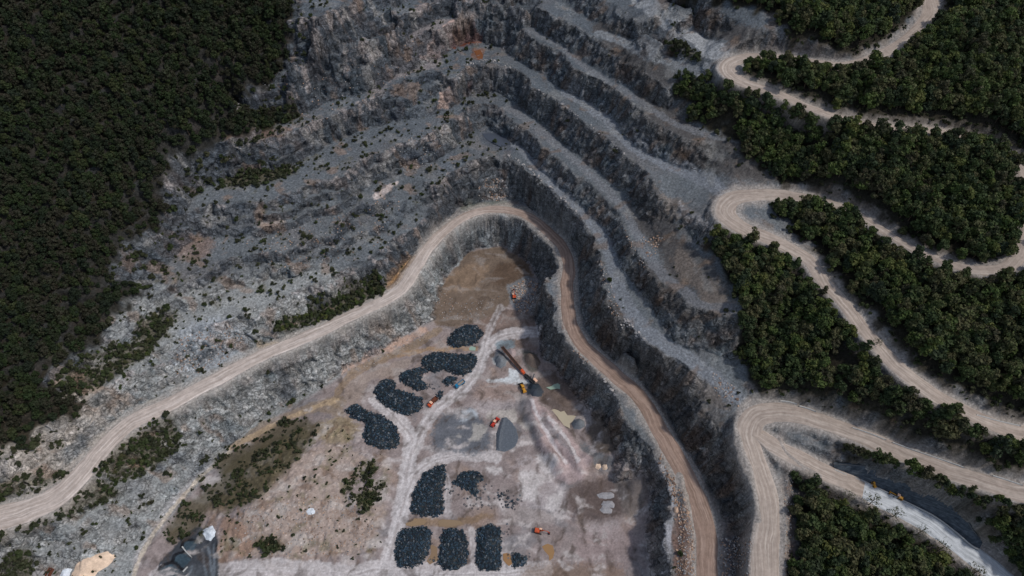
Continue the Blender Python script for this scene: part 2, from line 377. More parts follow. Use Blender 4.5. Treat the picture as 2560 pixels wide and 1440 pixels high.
def mask(poly, soft=1.0, warp=2.0, ws=9.0):
    """0..1 on the ground grid inside a photo outline, ragged and soft at the rim"""
    W = wpoly(poly)
    A = np.array(W)
    mg = 12 + soft * 3
    i0 = max(0, int((A[:, 0].min() - mg - X0) / STEP)); i1 = min(NX, int((A[:, 0].max() + mg - X0) / STEP) + 1)
    j0 = max(0, int((A[:, 1].min() - mg - Y0) / STEP)); j1 = min(NY, int((A[:, 1].max() + mg - Y0) / STEP) + 1)
    M = np.zeros((NY, NX), np.float32)
    if i1 <= i0 or j1 <= j0: return M
    sx = GX[j0:j1, i0:i1]; sy = GY[j0:j1, i0:i1]
    qx = sx + warp * (WN1[j0:j1, i0:i1] if ws > 5 else WN3[j0:j1, i0:i1])
    qy = sy + warp * (WN2[j0:j1, i0:i1] if ws > 5 else WN4[j0:j1, i0:i1])
    m = in_poly(qx, qy, W).astype(float)
    M[j0:j1, i0:i1] = blur(m, max(0, round(soft / STEP)), 2)
    return M

WN1 = fbm(GX, GY, None, 4, 9) * 1.6; WN2 = fbm(GX + 55, GY - 31, None, 4, 9) * 1.6
WN3 = fbm(GX, GY + 77, None, 3, 3) * 1.6; WN4 = fbm(GX + 155, GY - 131, None, 3, 3) * 1.6

def mline(pts, width, soft=1.0, warp=1.5):
    """0..1 on the ground along a traced photo line, width in metres"""
    Q = []
    pts = catmull(pts, 12)
    x, y, z = raycast(pts[:, 0], pts[:, 1])
    M = np.full((NY, NX), 99.0, np.float32)
    for k in range(len(x) - 1):
        mg = width + 3 * soft + 6
        i0 = max(0, int((min(x[k], x[k + 1]) - mg - X0) / STEP)); i1 = min(NX, int((max(x[k], x[k + 1]) + mg - X0) / STEP) + 2)
        j0 = max(0, int((min(y[k], y[k + 1]) - mg - Y0) / STEP)); j1 = min(NY, int((max(y[k], y[k + 1]) + mg - Y0) / STEP) + 2)
        if i1 <= i0 or j1 <= j0: continue
        sx = GX[j0:j1, i0:i1] + warp * WN1[j0:j1, i0:i1]; sy = GY[j0:j1, i0:i1] + warp * WN2[j0:j1, i0:i1]
        dx, dy = x[k + 1] - x[k], y[k + 1] - y[k]
        t = np.clip(((sx - x[k]) * dx + (sy - y[k]) * dy) / max(dx * dx + dy * dy, 1e-9), 0, 1)
        d = np.hypot(sx - x[k] - t * dx, sy - y[k] - t * dy)
        M[j0:j1, i0:i1] = np.minimum(M[j0:j1, i0:i1], d)
    return 1 - sstep(width * 0.5 - soft, width * 0.5 + soft, M)
# ----------------------------------------------------------------- outlines of woods and regions (photo pixels)
WOOD = [F_LEFT,
 # wood above the top road
 [(1660,-120),(1690,5),(1830,12),(1940,35),(1965,80),(2010,120),(2060,143),(2120,148),(2180,125),(2250,85),(2285,50),(2290,0),(2280,-120)],
 # wood between the top road and the middle road
 [(1690,185),(1800,205),(1850,195),(1875,158),(1960,155),(2060,170),(2130,174),(2200,152),(2310,88),(2365,0),(2370,-120),(2760,-120),(2760,600),(2535,640),(2480,664),(2430,662),(2350,640),(2260,595),(2170,540),(2100,500),(1985,470),(1930,440),(1890,405),(1838,380),(1855,348),(1765,328),(1705,265)],
 # wood inside the loop of the middle road
 [(1925,512),(2000,508),(2080,525),(2150,560),(2200,595),(2260,635),(2340,675),(2430,697),(2500,700),(2760,640),(2760,1085),(2560,1062),(2440,1010),(2330,950),(2240,870),(2170,790),(2110,720),(2070,670),(2035,622),(1985,585),(2000,560),(1960,548)],
 # wood under the middle road
 [(1775,600),(1800,568),(1860,592),(1950,628),(2010,672),(2050,730),(2110,800),(2170,880),(2250,950),(2350,1010),(2450,1062),(2560,1107),(2760,1150),(2760,1245),(2560,1205),(2400,1160),(2250,1095),(2150,1060),(2060,1025),(1960,1000),(1900,985),(1870,950),(1850,880),(1855,810),(1870,770),(1840,730),(1800,680)],
 # strip between the lower road and the dark wall
 [(2060,1098),(2180,1132),(2330,1192),(2450,1228),(2560,1262),(2760,1300),(2760,1640),(2600,1480),(2500,1390),(2470,1345),(2425,1270),(2350,1225),(2270,1185),(2170,1157),(2090,1152)],
 # wood at the bottom under the white road
 [(2010,1240),(2080,1215),(2130,1245),(2200,1290),(2285,1335),(2380,1400),(2430,1440),(2540,1600),(1985,1600),(1985,1440),(1990,1330)],
 [(1975,1205),(1990,1165),(2040,1190),(2050,1215),(1990,1218)],
]
BUSH = [   # dense scrub
 [(555,440),(640,425),(730,413),(737,435),(640,462),(560,470)],
 [(768,790),(775,750),(850,718),(940,683),(966,700),(955,735),(900,765),(830,795),(760,818),(695,838),(690,808),(730,790)],
 [(165,930),(230,880),(330,860),(345,800),(420,768),(445,792),(410,838),(370,890),(330,912),(270,952),(200,985),(165,970)],
 [(236,1172),(260,1120),(320,1088),(360,1064),(435,1042),(452,1120),(385,1165),(320,1205),(280,1200)],
 [(135,1265),(200,1212),(240,1197),(300,1230),(280,1250),(210,1275),(150,1290)],
 [(-40,1215),(40,1195),(170,1175),(165,1190),(100,1222),(-40,1262)],
 [(40,1315),(60,1303),(135,1290),(130,1305),(60,1325)],
 [(535,1155),(625,1110),(690,1065),(770,1045),(800,1070),(780,1100),(725,1170),(690,1210),(625,1260),(525,1270),(500,1320),(425,1360),(410,1320),(475,1250),(550,1200)],
 [(600,290),(670,275),(745,272),(735,300),(640,325)],
 [(1660,95),(1720,120),(1760,145),(1740,155),(1690,140)],
 [(100,880),(130,850),(165,870),(140,900)],
 [(-20,1330),(20,1320),(40,1350),(0,1370)],
 [(20,1380),(70,1370),(90,1440),(-20,1480)],
 [(640,1340),(700,1352),(725,1375),(690,1385),(650,1365)],
]
GRASS = [(935,1150),(945,1165),(915,1200),(905,1225),(955,1205),(962,1225),(935,1260),(905,1282),(870,1265),(856,1235),(875,1200),(905,1165)]
PIT = [(1085,800),(1092,750),(1105,705),(1130,668),(1160,636),(1195,618),(1250,612),(1280,622),(1315,650),(1342,690),(1345,735),(1338,780),(1343,801),(1353,862),(1357,895),(1397,922),(1428,975),(1480,1028),(1530,1060),(1560,1165),(1612,1185),(1630,1210),(1632,1282),(1625,1320),(1628,1370),(1632,1640),(330,1640),(340,1400),(420,1300),(560,1140),(660,1060),(810,970),(900,910),(1015,845)]

def lin(c):
    c = np.asarray(c, float) / 255.0
    return np.where(c <= 0.04045, c / 12.92, ((c + 0.055) / 1.055) ** 2.4)

THICK = BUSH[1]
# ----------------------------------------------------------------- relief of rock, rubble and soil
woodM = np.zeros((NY, NX), np.float32)
for p in WOOD: woodM = np.maximum(woodM, mask(p, 0.7, 6.5))
bushM = np.zeros((NY, NX), np.float32)
for p in BUSH: bushM = np.maximum(bushM, mask(p, 1.0, 2.0))
grassM = mask(GRASS, 1.0, 1.5)
pitM = mask(PIT, 1.5, 1.0)
offroad = sstep(0.3, 4.0, RD)

Zs = blur(Zbase, 2, 1)
dy_, dx_ = np.gradient(Zs, STEP)
slope = np.hypot(dx_, dy_)
leftf = sstep(30, -60, GX - (GY - 330) * 0.05)
rockF = sstep(0.55 - 0.18 * leftf, 1.15 - 0.3 * leftf, slope) * offroad * (1 - 0.7 * woodM)
inv = 1 / np.sqrt(1 + slope ** 2)
n_x, n_y, n_z = -dx_ * inv, -dy_ * inv, inv
left = sstep(30, -60, GX - (GY - 330) * 0.05)         # the left-hand flank is folded, slabby rock
# slabs: planes cut at random tilts (broken rock), flutes down the right-hand walls
rg1 = ridged(GX, GY, Zs * 0.7, 3, 9.0)
rg2 = ridged(GX + 40, GY, Zs, 2, 3.2)
fl = fbm(GX * 0.8 + GY * 0.6, GY * 0.8 - GX * 0.6, Zs * 0.12, 3, 4.5)
fold = perlin(GX / 26, GY / 26, Zs / 20)
strata = np.sin((Zs * 1.0 + GX * 0.35 - GY * 0.25 + 9 * fold + 2.2 * fbm(GX, GY, Zs, 2, 8)) * 2.1)
def blocks(x, y, z, s, seed):
    wn = 0.55
    bx = x / s + wn * perlin(x / (2.2 * s) + seed, y / (2.2 * s), z / (2.2 * s)); by = y / s + wn * perlin(x / (2.2 * s), y / (2.2 * s) + seed, z / (2.2 * s)); bz = z / (s * 0.8) + wn * perlin(x / (2.2 * s), y / (2.2 * s), z / (2.2 * s) + seed)
    h = np.floor(bx).astype(np.int64) * 73856093 ^ np.floor(by).astype(np.int64) * 19349663 ^ np.floor(bz).astype(np.int64) * 83492791
    return ((h * 2654435761 + seed * 97) % 1009) / 504.5 - 1.0
tx = 0.82 * GX + 0.35 * Zs; tz = Zs * 0.9 - 0.35 * GX
bk1 = blocks(tx, GY, tz, 5.5, 3); bk2 = blocks(tx, GY, tz, 2.4, 8)
disp = rockF * (0.6 * (rg1 - 0.2) + 0.4 * (rg2 - 0.2) + (0.9 + 0.5 * left) * bk1 + 0.6 * bk2 + (1 - left) * 2.0 * fl + left * (0.5 * strata + 0.3 * rg2))
rough = fbm(GX, GY, None, 3, 2.2)
big = fbm(GX + 500, GY, None, 3, 14)
zadd = offroad * ((1 - pitM) * (1 - rockF) * (0.30 * rough + 0.4 * big) + pitM * (0.10 * rough + 0.25 * big)
       + woodM * 0.8 * big)
# broken ground on the scrub mound
MOUND = [(560,1240),(660,1130),(760,1060),(880,1060),(960,1140),(985,1200),(940,1330),(960,1390),(900,1405),(560,1400),(480,1360),(500,1290)]
moundM = mask(MOUND, 2, 2)
zadd += moundM * (1.6 * ridged(GX, GY, GX * 0, 3, 11) + 0.7 * ridged(GX + 70, GY, GX * 0, 2, 4) + 0.5 * rough)
# excavated hollow, long dump ridges, wheel berms in the pit
def ridge_line(pts, w, h):
    global zadd
    zadd += h * mline(pts, w, w * 0.45, 0.8)
for pts, w, h in [
    ([(1318,1012),(1345,1075),(1375,1130),(1420,1200)], 7, 2.6), ([(1338,1010),(1375,1075),(1410,1125),(1450,1190)], 7, 3.0),
    ([(1325,1050),(1352,1105),(1392,1160)], 5, 2.0), ([(1372,1040),(1405,1080),(1440,1130),(1475,1160)], 7, 2.8),
    ([(1390,1110),(1430,1150),(1455,1175)], 5, 2.0), ([(1355,1125),(1380,1150),(1400,1175)], 6, 1.8),
    ([(1440,1297),(1450,1281),(1475,1280),(1510,1293),(1545,1294),(1570,1287)], 3.2, 1.4),
    ([(1250,828),(1290,824),(1330,828)], 3.0, 1.2), ([(1303,775),(1308,800),(1316,822)], 2.6, 1.1),
    ([(1255,783),(1285,780),(1312,786)], 2.4, 0.9),
    ([(860,912),(900,893),(960,862),(1020,838),(1075,808)], 7, 2.2),
    ([(1708,1245),(1715,1320),(1715,1440)], 4.5, 1.6), ([(1700,1190),(1712,1260)], 3.0, 1.0),
    ([(1830,1050),(1848,1110),(1880,1200),(1897,1300)], 2.6, 1.0),
    ([(1965,1180),(1972,1260),(1965,1340),(1968,1440)], 3.2, 1.3),
    ([(1950,1100),(1965,1130),(2000,1160),(2050,1190)], 2.0, 0.6),
    ]: ridge_line(pts, w, h)
def cone(u, v, r, h, sx=1.0):
    global zadd
    x, y, z = raycast(u, v)
    d = np.hypot((GX - x[0]) * sx, GY - y[0]) + 0.35 * WN3
    zadd += h * np.clip(1 - d / r, 0, 1) ** 0.9 * (d < r)
for u, v, r, h in [(1256,907,5,2.2),(1247,893,4.5,1.8),(1330,903,6,2.6),(1318,893,4,1.6),(1332,972,6,2.4),(1341,985,5.5,2.2),(1378,1000,6,1.8),(1403,1015,6,2.0),(1425,965,7,2.5),(1442,1000,6,2.0),(1447,1060,6,3.0),(1600,1200,8,3.5),(1575,1225,7,2.2),(1385,945,6,1.6)]:
    cone(u, v, r, h)

Zg = Zbase + zadd
PX = GX + n_x * disp; PY = GY + n_y * disp; PZ = Zg + n_z * disp * 0.8

def gz(x, y): return bil(PZ, x, y)

# ----------------------------------------------------------------- what the ground is made of
def lerp(A, c, m): return A + (np.asarray(c)[None, None, :] - A) * m[..., None]
n1 = fbm(GX, GY, None, 4, 30); n2 = fbm(GX + 99, GY - 50, None, 4, 8); n3 = fbm(GX - 33, GY + 78, None, 3, 2.4)
nE = 0.55 * n3 + 0.35 * perlin(GX / 1.1 + 40, GY / 1.1) + 0.25 * n2
def rag(m): return sstep(0.22, 0.78, m + 1.6 * nE * m * (1 - m) * 2)
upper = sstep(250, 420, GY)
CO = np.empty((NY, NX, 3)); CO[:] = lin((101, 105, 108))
CO = lerp(CO, lin((86, 92, 98)), upper * 0.9)  # upper benches darkened: dimmer light toward the back put into the colour
CO = lerp(CO, lin((112, 104, 101)), sstep(-0.1, 0.5, n1) * 0.45 * (1 - 0.6 * upper))
CO = lerp(CO, lin((94, 100, 105)), sstep(0.0, 0.5, n2) * 0.5)
def paint(poly, c, a=1.0, soft=1.5, warp=2.5):
    global CO
    CO = lerp(CO, lin(c), rag(mask(poly, soft, warp)) * a)
def streak(pts, w, c, a=0.8, soft=1.0, warp=1.5):
    global CO
    CO = lerp(CO, lin(c), rag(mline(pts, w, soft, warp)) * np.clip(a * (0.8 + 0.5 * np.clip(n3 + 0.3, 0, 0.5)), 0, 1))
# pale rock of the lower left flank
PALE = [(-200,1640),(-200,1050),(60,1040),(180,930),(250,820),(350,740),(480,720),(600,690),(760,660),(900,700),(1000,700),(1075,640),(1120,590),(1138,660),(1118,815),(880,965),(630,1145),(470,1330),(360,1450),(350,1640)]
paint(PALE, (141,143,142), 0.9, 8, 8)
paint([(60,1040),(180,930),(330,1000),(200,1150),(0,1250),(-100,1240),(-80,1120)], (160,150,140), 0.75, 4, 5)
paint([(450,820),(560,790),(640,830),(600,890),(520,930),(430,950),(430,880)], (150,155,160), 0.8, 4)
paint([(1040,60),(1090,45),(1145,45),(1100,170),(1040,180),(980,200),(940,240),(900,250),(1000,120)], (134,124,122), 0.6, 3)
# pit
sw1 = 9 * fbm(GX + 12, GY, None, 3, 18); sw2 = 9 * fbm(GX, GY + 71, None, 3, 18)
sA = fbm(GX + sw1, (GY + sw2) * 1.6, None, 5, 13); sB = fbm((GX + sw2) * 1.8 + 50, GY + sw1, None, 5, 9); sC = fbm(GX - sw1 + 130, GY + sw2, None, 5, 24)
CO = lerp(CO, lin((142,130,127)), pitM)
CO = lerp(CO, lin((172,163,161)), pitM * sstep(0.0, 0.34, sA) * 0.75)
CO = lerp(CO, lin((112,102,99)), pitM * sstep(0.02, 0.36, sB) * 0.65)
CO = lerp(CO, lin((120,122,126)), pitM * sstep(0.05, 0.4, sC) * 0.6)
CO = lerp(CO, lin((152,128,110)), pitM * sstep(0.08, 0.4, -sC) * 0.5)
CO = lerp(CO, lin((146,136,132)), pitM * sstep(-0.05, 0.45, n2) * 0.35)
CO = lerp(CO, lin((112,104,102)), pitM * sstep(0.0, 0.5, n1) * 0.3)
paint([(1105,705),(1130,668),(1160,640),(1195,622),(1250,615),(1312,652),(1335,690),(1300,740),(1230,790),(1150,820),(1080,815),(1092,750)], (110,96,84), 0.95, 2)
paint([(1110,690),(1180,660),(1230,660),(1190,720),(1110,735)], (136,116,98), 0.8, 3)
paint([(1240,660),(1310,650),(1330,690),(1260,720),(1230,710)], (90,74,62), 0.8, 3)
paint([(1265,715),(1320,690),(1345,700),(1345,790),(1300,800),(1275,760)], (120,124,128), 0.8, 1.5)
paint([(1190,800),(1260,770),(1335,780),(1350,860),(1340,890),(1240,840),(1190,840)], (118,100,90), 0.7, 3)
paint([(850,930),(960,872),(1060,822),(1080,830),(1020,860),(900,915),(850,945)], (178,150,134), 0.9, 1.5)
streak([(1095,825),(1060,850),(1010,875),(940,905),(890,930),(850,970),(840,1010)], 5, (136,116,92), 0.7)
streak([(1190,870),(1120,872),(1060,873),(1000,890)], 3, (150,122,90), 0.7)
paint([(860,960),(930,920),(1050,890),(1000,930),(930,950),(900,1000),(860,1010)], (150,136,126), 0.7)
paint([(640,1060),(760,1010),(860,985),(860,1050),(820,1030),(740,1040),(640,1100),(560,1150),(545,1170)], (138,122,104), 0.7)
paint([(780,1060),(860,1040),(905,1060),(880,1110),(820,1120),(790,1090)], (146,130,94), 0.55, 3)
paint([(700,1170),(820,1110),(905,1130),(930,1150),(860,1220),(880,1290),(960,1260),(985,1210),(940,1340),(900,1390),(560,1400),(600,1300)], (160,144,134), 0.85, 3)
paint([(540,1290),(620,1310),(640,1380),(560,1410),(520,1400),(560,1340)], (142,116,100), 0.8, 2)
paint([(560,1160),(660,1110),(760,1060),(790,1110),(700,1190),(620,1260),(520,1290)], (96,90,70), 0.6, 3)
# white dust tracks
for pts, w, a in [([(960,1440),(975,1390),(995,1310),(1012,1220),(1022,1150),(1030,1105),(1018,1075),(985,1040),(940,1000)], 9, 0.9),
                  ([(1022,1150),(1050,1090),(1075,1040),(1110,1005),(1160,970),(1190,930),(1205,890),(1235,855),(1270,836),(1340,830)], 8, 0.75),
                  ([(1000,1290),(1030,1200),(1065,1162),(1110,1145),(1170,1138),(1240,1143)], 7, 0.8),
                  ([(400,1440),(520,1432),(640,1425),(760,1424),(880,1436),(960,1424),(1080,1436),(1250,1434),(1360,1425)], 10, 0.85),
                  ([(1205,890),(1225,820),(1250,770)], 5, 0.5),
                  ([(340,1400),(400,1300),(470,1215),(520,1170),(580,1120)], 4, 0.3),
                  ([(1120,1190),(1118,1240),(1120,1280)], 4, 0.5), ([(1180,1320),(1182,1420)], 3.5, 0.5)]:
    streak(pts, w, (188,182,181), a, 1.6)
    for o_ in (-0.22, 0.2): streak([(p[0] + o_ * w * 4.2, p[1] + o_ * w * 1.2) for p in pts], 1.1, (210,205,204), 0.6 * a, 0.5, 0.8)
    streak([(p[0] + 0.02 * w, p[1]) for p in pts], 0.9, (140,130,127), 0.5 * a, 0.5, 0.8)
paint([(1090,1040),(1180,1020),(1220,1060),(1230,1120),(1170,1135),(1080,1120)], (92,98,106), 0.85, 3)
paint([(1145,1030),(1185,1025),(1200,1045),(1160,1055)], (178,184,190), 0.8, 1.5)
for p in [[(1180,1060),(1215,1065),(1205,1100),(1170,1110)], [(1130,1085),(1160,1080),(1150,1110)], [(1215,1028),(1285,1020),(1300,1045),(1330,1075),(1320,1085),(1285,1050),(1220,1045)]]:
    paint(p, (182,176,168), 0.65, 1.2, 4)
paint([(1275,920),(1295,925),(1300,945),(1340,955),(1330,962),(1270,958),(1215,957),(1215,950),(1270,945)], (196,200,202), 0.95, 0.6, 1.5)
paint([(1232,895),(1275,898),(1265,915),(1232,912)], (180,180,178), 0.85, 0.8, 2)
paint([(1240,855),(1290,850),(1285,868),(1240,872)], (118,134,142), 0.8, 1)
paint([(1237,872),(1262,872),(1275,900),(1250,915),(1237,908)], (78,88,98), 0.9, 1)
paint([(1300,872),(1345,890),(1350,930),(1320,925),(1305,900)], (92,90,84), 0.9, 1)
paint([(1340,960),(1350,922),(1400,930),(1440,970),(1470,1020),(1440,1035),(1380,1030),(1350,1000)], (96,84,78), 0.8, 2)
paint([(1315,962),(1345,960),(1355,990),(1340,1000),(1325,990)], (60,68,76), 0.95, 0.8)
paint([(1200,960),(1300,955),(1310,1000),(1280,1010),(1230,1010),(1180,1000)], (152,132,122), 0.7, 3)
paint([(1305,1005),(1340,1000),(1400,1060),(1480,1150),(1470,1190),(1420,1215),(1380,1180),(1330,1080)], (172,154,152), 0.9, 2)
for pts in [[(1312,1010),(1330,1070),(1345,1098)], [(1360,1060),(1385,1095)], [(1400,1100),(1430,1140)]]:
    streak(pts, 5, (120,118,120), 0.7, 1.2)
for pts in [[(1326,1006),(1350,1060),(1380,1110),(1410,1165)], [(1370,1050),(1410,1100),(1445,1160)]]:
    streak(pts, 2.2, (204,198,198), 0.8, 0.8)
for p in [[(1285,1150),(1340,1140),(1380,1180),(1420,1230),(1400,1280),(1330,1275),(1290,1230)], [(1180,1005),(1230,985),(1290,1010),(1250,1030),(1200,1040)], [(1450,1300),(1560,1310),(1540,1360),(1460,1350)]]:
    paint(p, (176,168,168), 0.6, 3, 7)
for p in [[(1290,1180),(1330,1170),(1365,1190),(1350,1240),(1330,1250),(1300,1240)], [(1335,1130),(1375,1140),(1400,1170),(1370,1190),(1345,1165)], [(1370,1230),(1410,1225),(1405,1265),(1370,1280),(1355,1265)], [(1210,1165),(1265,1160),(1268,1185),(1230,1190)]]:
    paint(p, (192,186,184), 0.85, 1.6, 4)
paint([(1260,1265),(1330,1270),(1390,1290),(1380,1310),(1260,1310)], (162,152,148), 0.7, 2)
paint([(1415,1215),(1480,1200),(1540,1190),(1570,1260),(1550,1300),(1460,1300),(1420,1270)], (96,84,80), 0.9, 3)
paint([(1535,1170),(1625,1165),(1640,1200),(1600,1290),(1560,1290),(1545,1230)], (112,104,100), 0.9, 2)
paint([(1480,1030),(1545,1040),(1555,1140),(1500,1130),(1465,1090)], (98,88,80), 0.9, 2)
paint([(1445,1100),(1500,1130),(1540,1150),(1530,1180),(1480,1170),(1470,1140)], (104,108,112), 0.8, 2)
paint([(1440,1330),(1590,1310),(1587,1440),(1450,1440)], (150,134,132), 0.6, 5)
paint([(1300,1420),(1420,1400),(1560,1420),(1560,1480),(1300,1480)], (120,98,80), 0.6, 4)
paint([(1020,1295),(1115,1297),(1240,1290),(1240,1300),(1110,1318),(1015,1318)], (132,110,88), 0.8, 1)
paint([(1050,676),(1078,632),(1106,600),(1138,570),(1165,550),(1190,541),(1255,541),(1300,552),(1312,590),(1280,618),(1250,612),(1195,618),(1130,668),(1105,705),(1088,755)], (156,163,165), 0.8, 1.5, 4)
# rust and pale marks on the upper walls
paint([(1106,80),(1140,65),(1205,60),(1200,112),(1150,118),(1110,125)], (112,60,38), 0.85, 1.2, 3)
paint([(1150,195),(1185,185),(1180,235),(1155,240)], (98,62,46), 0.8, 1.2, 3)
paint([(1180,118),(1210,122),(1205,150),(1180,148)], (116,74,48), 0.7, 1.2, 3)
paint([(1090,275),(1100,230),(1125,212),(1137,222),(1122,272)], (206,176,160), 0.95, 0.6, 1.5)
paint([(1085,85),(1100,78),(1112,60),(1138,50),(1140,66),(1110,100),(1095,140),(1060,155),(1050,145)], (196,168,156), 0.8, 0.8, 2.5)
paint([(1035,25),(1065,5),(1070,20),(1045,40)], (180,160,155), 0.7, 1, 2)
paint([(930,490),(965,468),(998,450),(996,462),(960,488),(935,498)], (196,182,176), 0.8, 0.8, 2)
paint([(640,545),(700,540),(720,560),(700,580),(650,570)], (176,158,146), 0.5, 1.2, 4)
paint([(960,700),(1010,645),(1050,630),(1030,680),(990,720),(965,725)], (164,126,84), 0.85, 1.5)
paint([(640,858),(690,850),(720,862),(650,878)], (176,152,120), 0.8, 1.2)
paint([(560,330),(640,318),(740,320),(740,350),(640,348),(560,370)], (112,84,66), 0.6, 2, 4)
paint([(400,590),(480,580),(540,600),(530,640),(460,650)], (132,104,88), 0.5, 3, 4)
paint([(120,965),(140,915),(185,890),(190,905),(150,950),(130,985)], (170,150,134), 0.7, 1.5)
paint([(1195,320),(1270,330),(1300,365),(1270,385),(1210,360)], (78,82,90), 0.7, 3, 4)
paint([(1190,495),(1200,450),(1240,440),(1268,470),(1260,500)], (114,112,110), 0.8, 2)
paint([(1150,512),(1240,503),(1320,520),(1335,535),(1240,512),(1150,530)], (106,112,100), 0.6, 1.5)
# dark, shaly rock between the benches and the switchbacks
for p in [[(1470,55),(1560,60),(1640,140),(1690,200),(1670,235),(1600,200),(1520,130)], [(1590,190),(1660,235),(1720,300),(1760,350),(1780,420),(1700,410),(1640,350),(1590,270)],
          [(1760,340),(1850,350),(1900,410),(1970,460),(1900,465),(1800,440),(1750,420)], [(1640,580),(1720,600),(1790,680),(1840,740),(1780,760),(1700,710),(1650,660)],
          [(1600,450),(1650,480),(1700,560),(1680,620),(1610,600),(1560,520)], [(1560,640),(1640,660),(1720,720),(1860,790),(1850,900),(1800,860),(1700,800),(1600,740)],
          [(1500,760),(1560,760),(1600,850),(1700,900),(1760,950),(1830,1100),(1890,1320),(1800,1300),(1720,1130),(1640,1000),(1540,900),(1480,850)],
          [(1750,40),(1850,60),(2010,120),(2000,140),(1860,125),(1770,90)]]:
    paint(p, (76,72,70), 0.8, 3, 4)
for p in [[(1640,470),(1700,500),(1780,560),(1800,600),(1730,570),(1660,520)], [(1680,600),(1720,640),(1850,770),(1800,775),(1700,700)], [(1690,940),(1760,950),(1835,990),(1830,1030),(1760,1010)]]:
    paint(p, (118,108,100), 0.7, 2, 4)
paint([(1695,1180),(1712,1240),(1735,1310),(1740,1500),(1690,1500),(1680,1320),(1690,1260)], (104,84,76), 0.9, 1.2)
paint([(1795,1270),(1850,1335),(1892,1310),(1880,1500),(1800,1500)], (92,86,86), 0.9, 2)
paint([(1940,1080),(1965,1090),(1975,1200),(1990,1320),(1985,1500),(1955,1500),(1965,1300),(1950,1200)], (110,98,92), 0.85, 1.5)
paint([(1940,1090),(2050,1180),(2090,1210),(2060,1225),(1985,1230),(1965,1180)], (112,106,104), 0.7, 2)
paint([(1365,704),(1392,690),(1400,740),(1425,850),(1440,880),(1395,826),(1376,747)], (104,110,116), 0.7, 1)
paint([(1392,720),(1404,750),(1420,810),(1438,850),(1428,855),(1405,800)], (96,70,58), 0.85, 0.8)
paint([(1642,1149),(1649,1144),(1662,1173),(1673,1202),(1689,1231),(1687,1253),(1693,1262),(1684,1280),(1682,1309),(1678,1342),(1676,1387),(1676,1460),(1664,1460),(1664,1393),(1660,1364),(1660,1320),(1658,1296),(1676,1273),(1680,1251),(1664,1218),(1653,1196)], (150,150,154), 0.9, 0.6, 0.8)
paint([(385,1460),(400,1405),(430,1375),(455,1345),(475,1325),(500,1316),(515,1322),(542,1325),(546,1380),(548,1460)], (52,60,68), 0.92, 0.8, 1.2)
for p in [[(455,1362),(462,1352),(478,1350),(500,1345),(490,1365),(478,1386),(470,1383)], [(432,1398),(440,1385),(462,1382),(480,1396),(470,1410),(455,1424),(436,1408)], [(385,1440),(402,1418),(428,1410),(450,1430),(440,1450),(390,1455)]]:
    paint(p, (58,74,84), 0.9, 0.6, 0.6)
for pts in [[(455,1366),(458,1354),(470,1350),(490,1352)], [(432,1402),(436,1390),(452,1381),(470,1381)], [(385,1442),(400,1420),(425,1407),(440,1410),(455,1424)]]:
    streak(pts, 1.6, (24,24,28), 0.9, 0.5, 0.4)
for pts in [[(505,1375),(515,1440)], [(520,1370),(530,1440)], [(533,1365),(536,1440)], [(470,1440),(480,1415)]]:
    streak(pts, 1.2, (112,120,128), 0.6, 0.5, 0.6)
for pts, w, c, a in [([(1540,-30),(1600,-5),(1640,25),(1690,62),(1730,90),(1765,115),(1800,140)], 11, (146,148,150), 0.95),
        ([(1500,85),(1560,105),(1620,132),(1680,152),(1740,172),(1810,192)], 7, (122,126,130), 0.85),
        ([(1420,232),(1480,270),(1545,325),(1600,372),(1650,402),(1710,427),(1770,455),(1815,485)], 9, (118,122,128), 0.85),
        ([(1290,350),(1350,420),(1420,500),(1470,550),(1515,600),(1540,680),(1560,750),(1600,815),(1660,860),(1730,905),(1790,950),(1835,990)], 9, (116,120,126), 0.85),
        ([(1270,270),(1330,310),(1400,370),(1470,430),(1540,500),(1580,560),(1610,620),(1640,670),(1700,722),(1760,762),(1860,776)], 6, (112,114,118), 0.7),
        ([(1320,75),(1390,110),(1460,165),(1530,212),(1600,255),(1680,305),(1760,335),(1850,348),(1990,356)], 5, (108,110,114), 0.7),
        ([(1140,410),(1108,420),(1125,390)], 8, (92,98,106), 0.5)]:
    streak(pts, w, c, a, 1.5)
paint([(1690,500),(1740,530),(1800,575),(1810,600),(1770,585),(1700,540)], (132,132,134), 0.8, 1.5)
streak([(335,1440),(350,1395),(400,1310),(440,1262),(480,1215),(525,1172),(575,1130)], 2.2, (188,176,160), 0.85, 0.6, 0.8)
streak([(580,1120),(640,1085),(700,1055),(770,1025),(840,1000)], 4, (176,154,126), 0.8, 1.0)
for p in [[(560,1180),(590,1170),(600,1200),(560,1215)], [(610,1180),(640,1165),(650,1190),(615,1205)], [(500,1190),(590,1200),(590,1230),(510,1250)], [(640,1130),(690,1110),(700,1140),(650,1160)]]:
    paint(p, (176,170,168), 0.8, 1.0, 3)
fl_ = pitM * (1 - moundM)
CO = lerp(CO, lin((136, 130, 126)), fl_ * sstep(0.10, 0.32, sA) * 0.5)
CO = lerp(CO, lin((84, 72, 64)), fl_ * sstep(0.14, 0.36, sB) * 0.45)
CO = lerp(CO, lin((186, 178, 176)), fl_ * sstep(0.18, 0.4, sA + 0.3 * n3) * 0.55 * sstep(230, 180, GY))
CO = lerp(CO, lin((122, 102, 88)), moundM * sstep(0.05, 0.35, sB) * 0.7)
CO = lerp(CO, lin((176, 168, 162)), moundM * sstep(0.08, 0.35, sA) * 0.7)
CO = lerp(CO, lin((96, 92, 66)), moundM * sstep(0.05, 0.4, n2 + 0.3 * n3) * 0.55)
CO = np.where((pitM * (1 - moundM) > 0.3)[..., None], CO * (1 + 0.30 * np.clip(sA, -0.5, 0.5) - 0.2 * np.clip(sB, -0.5, 0.5))[..., None], CO)
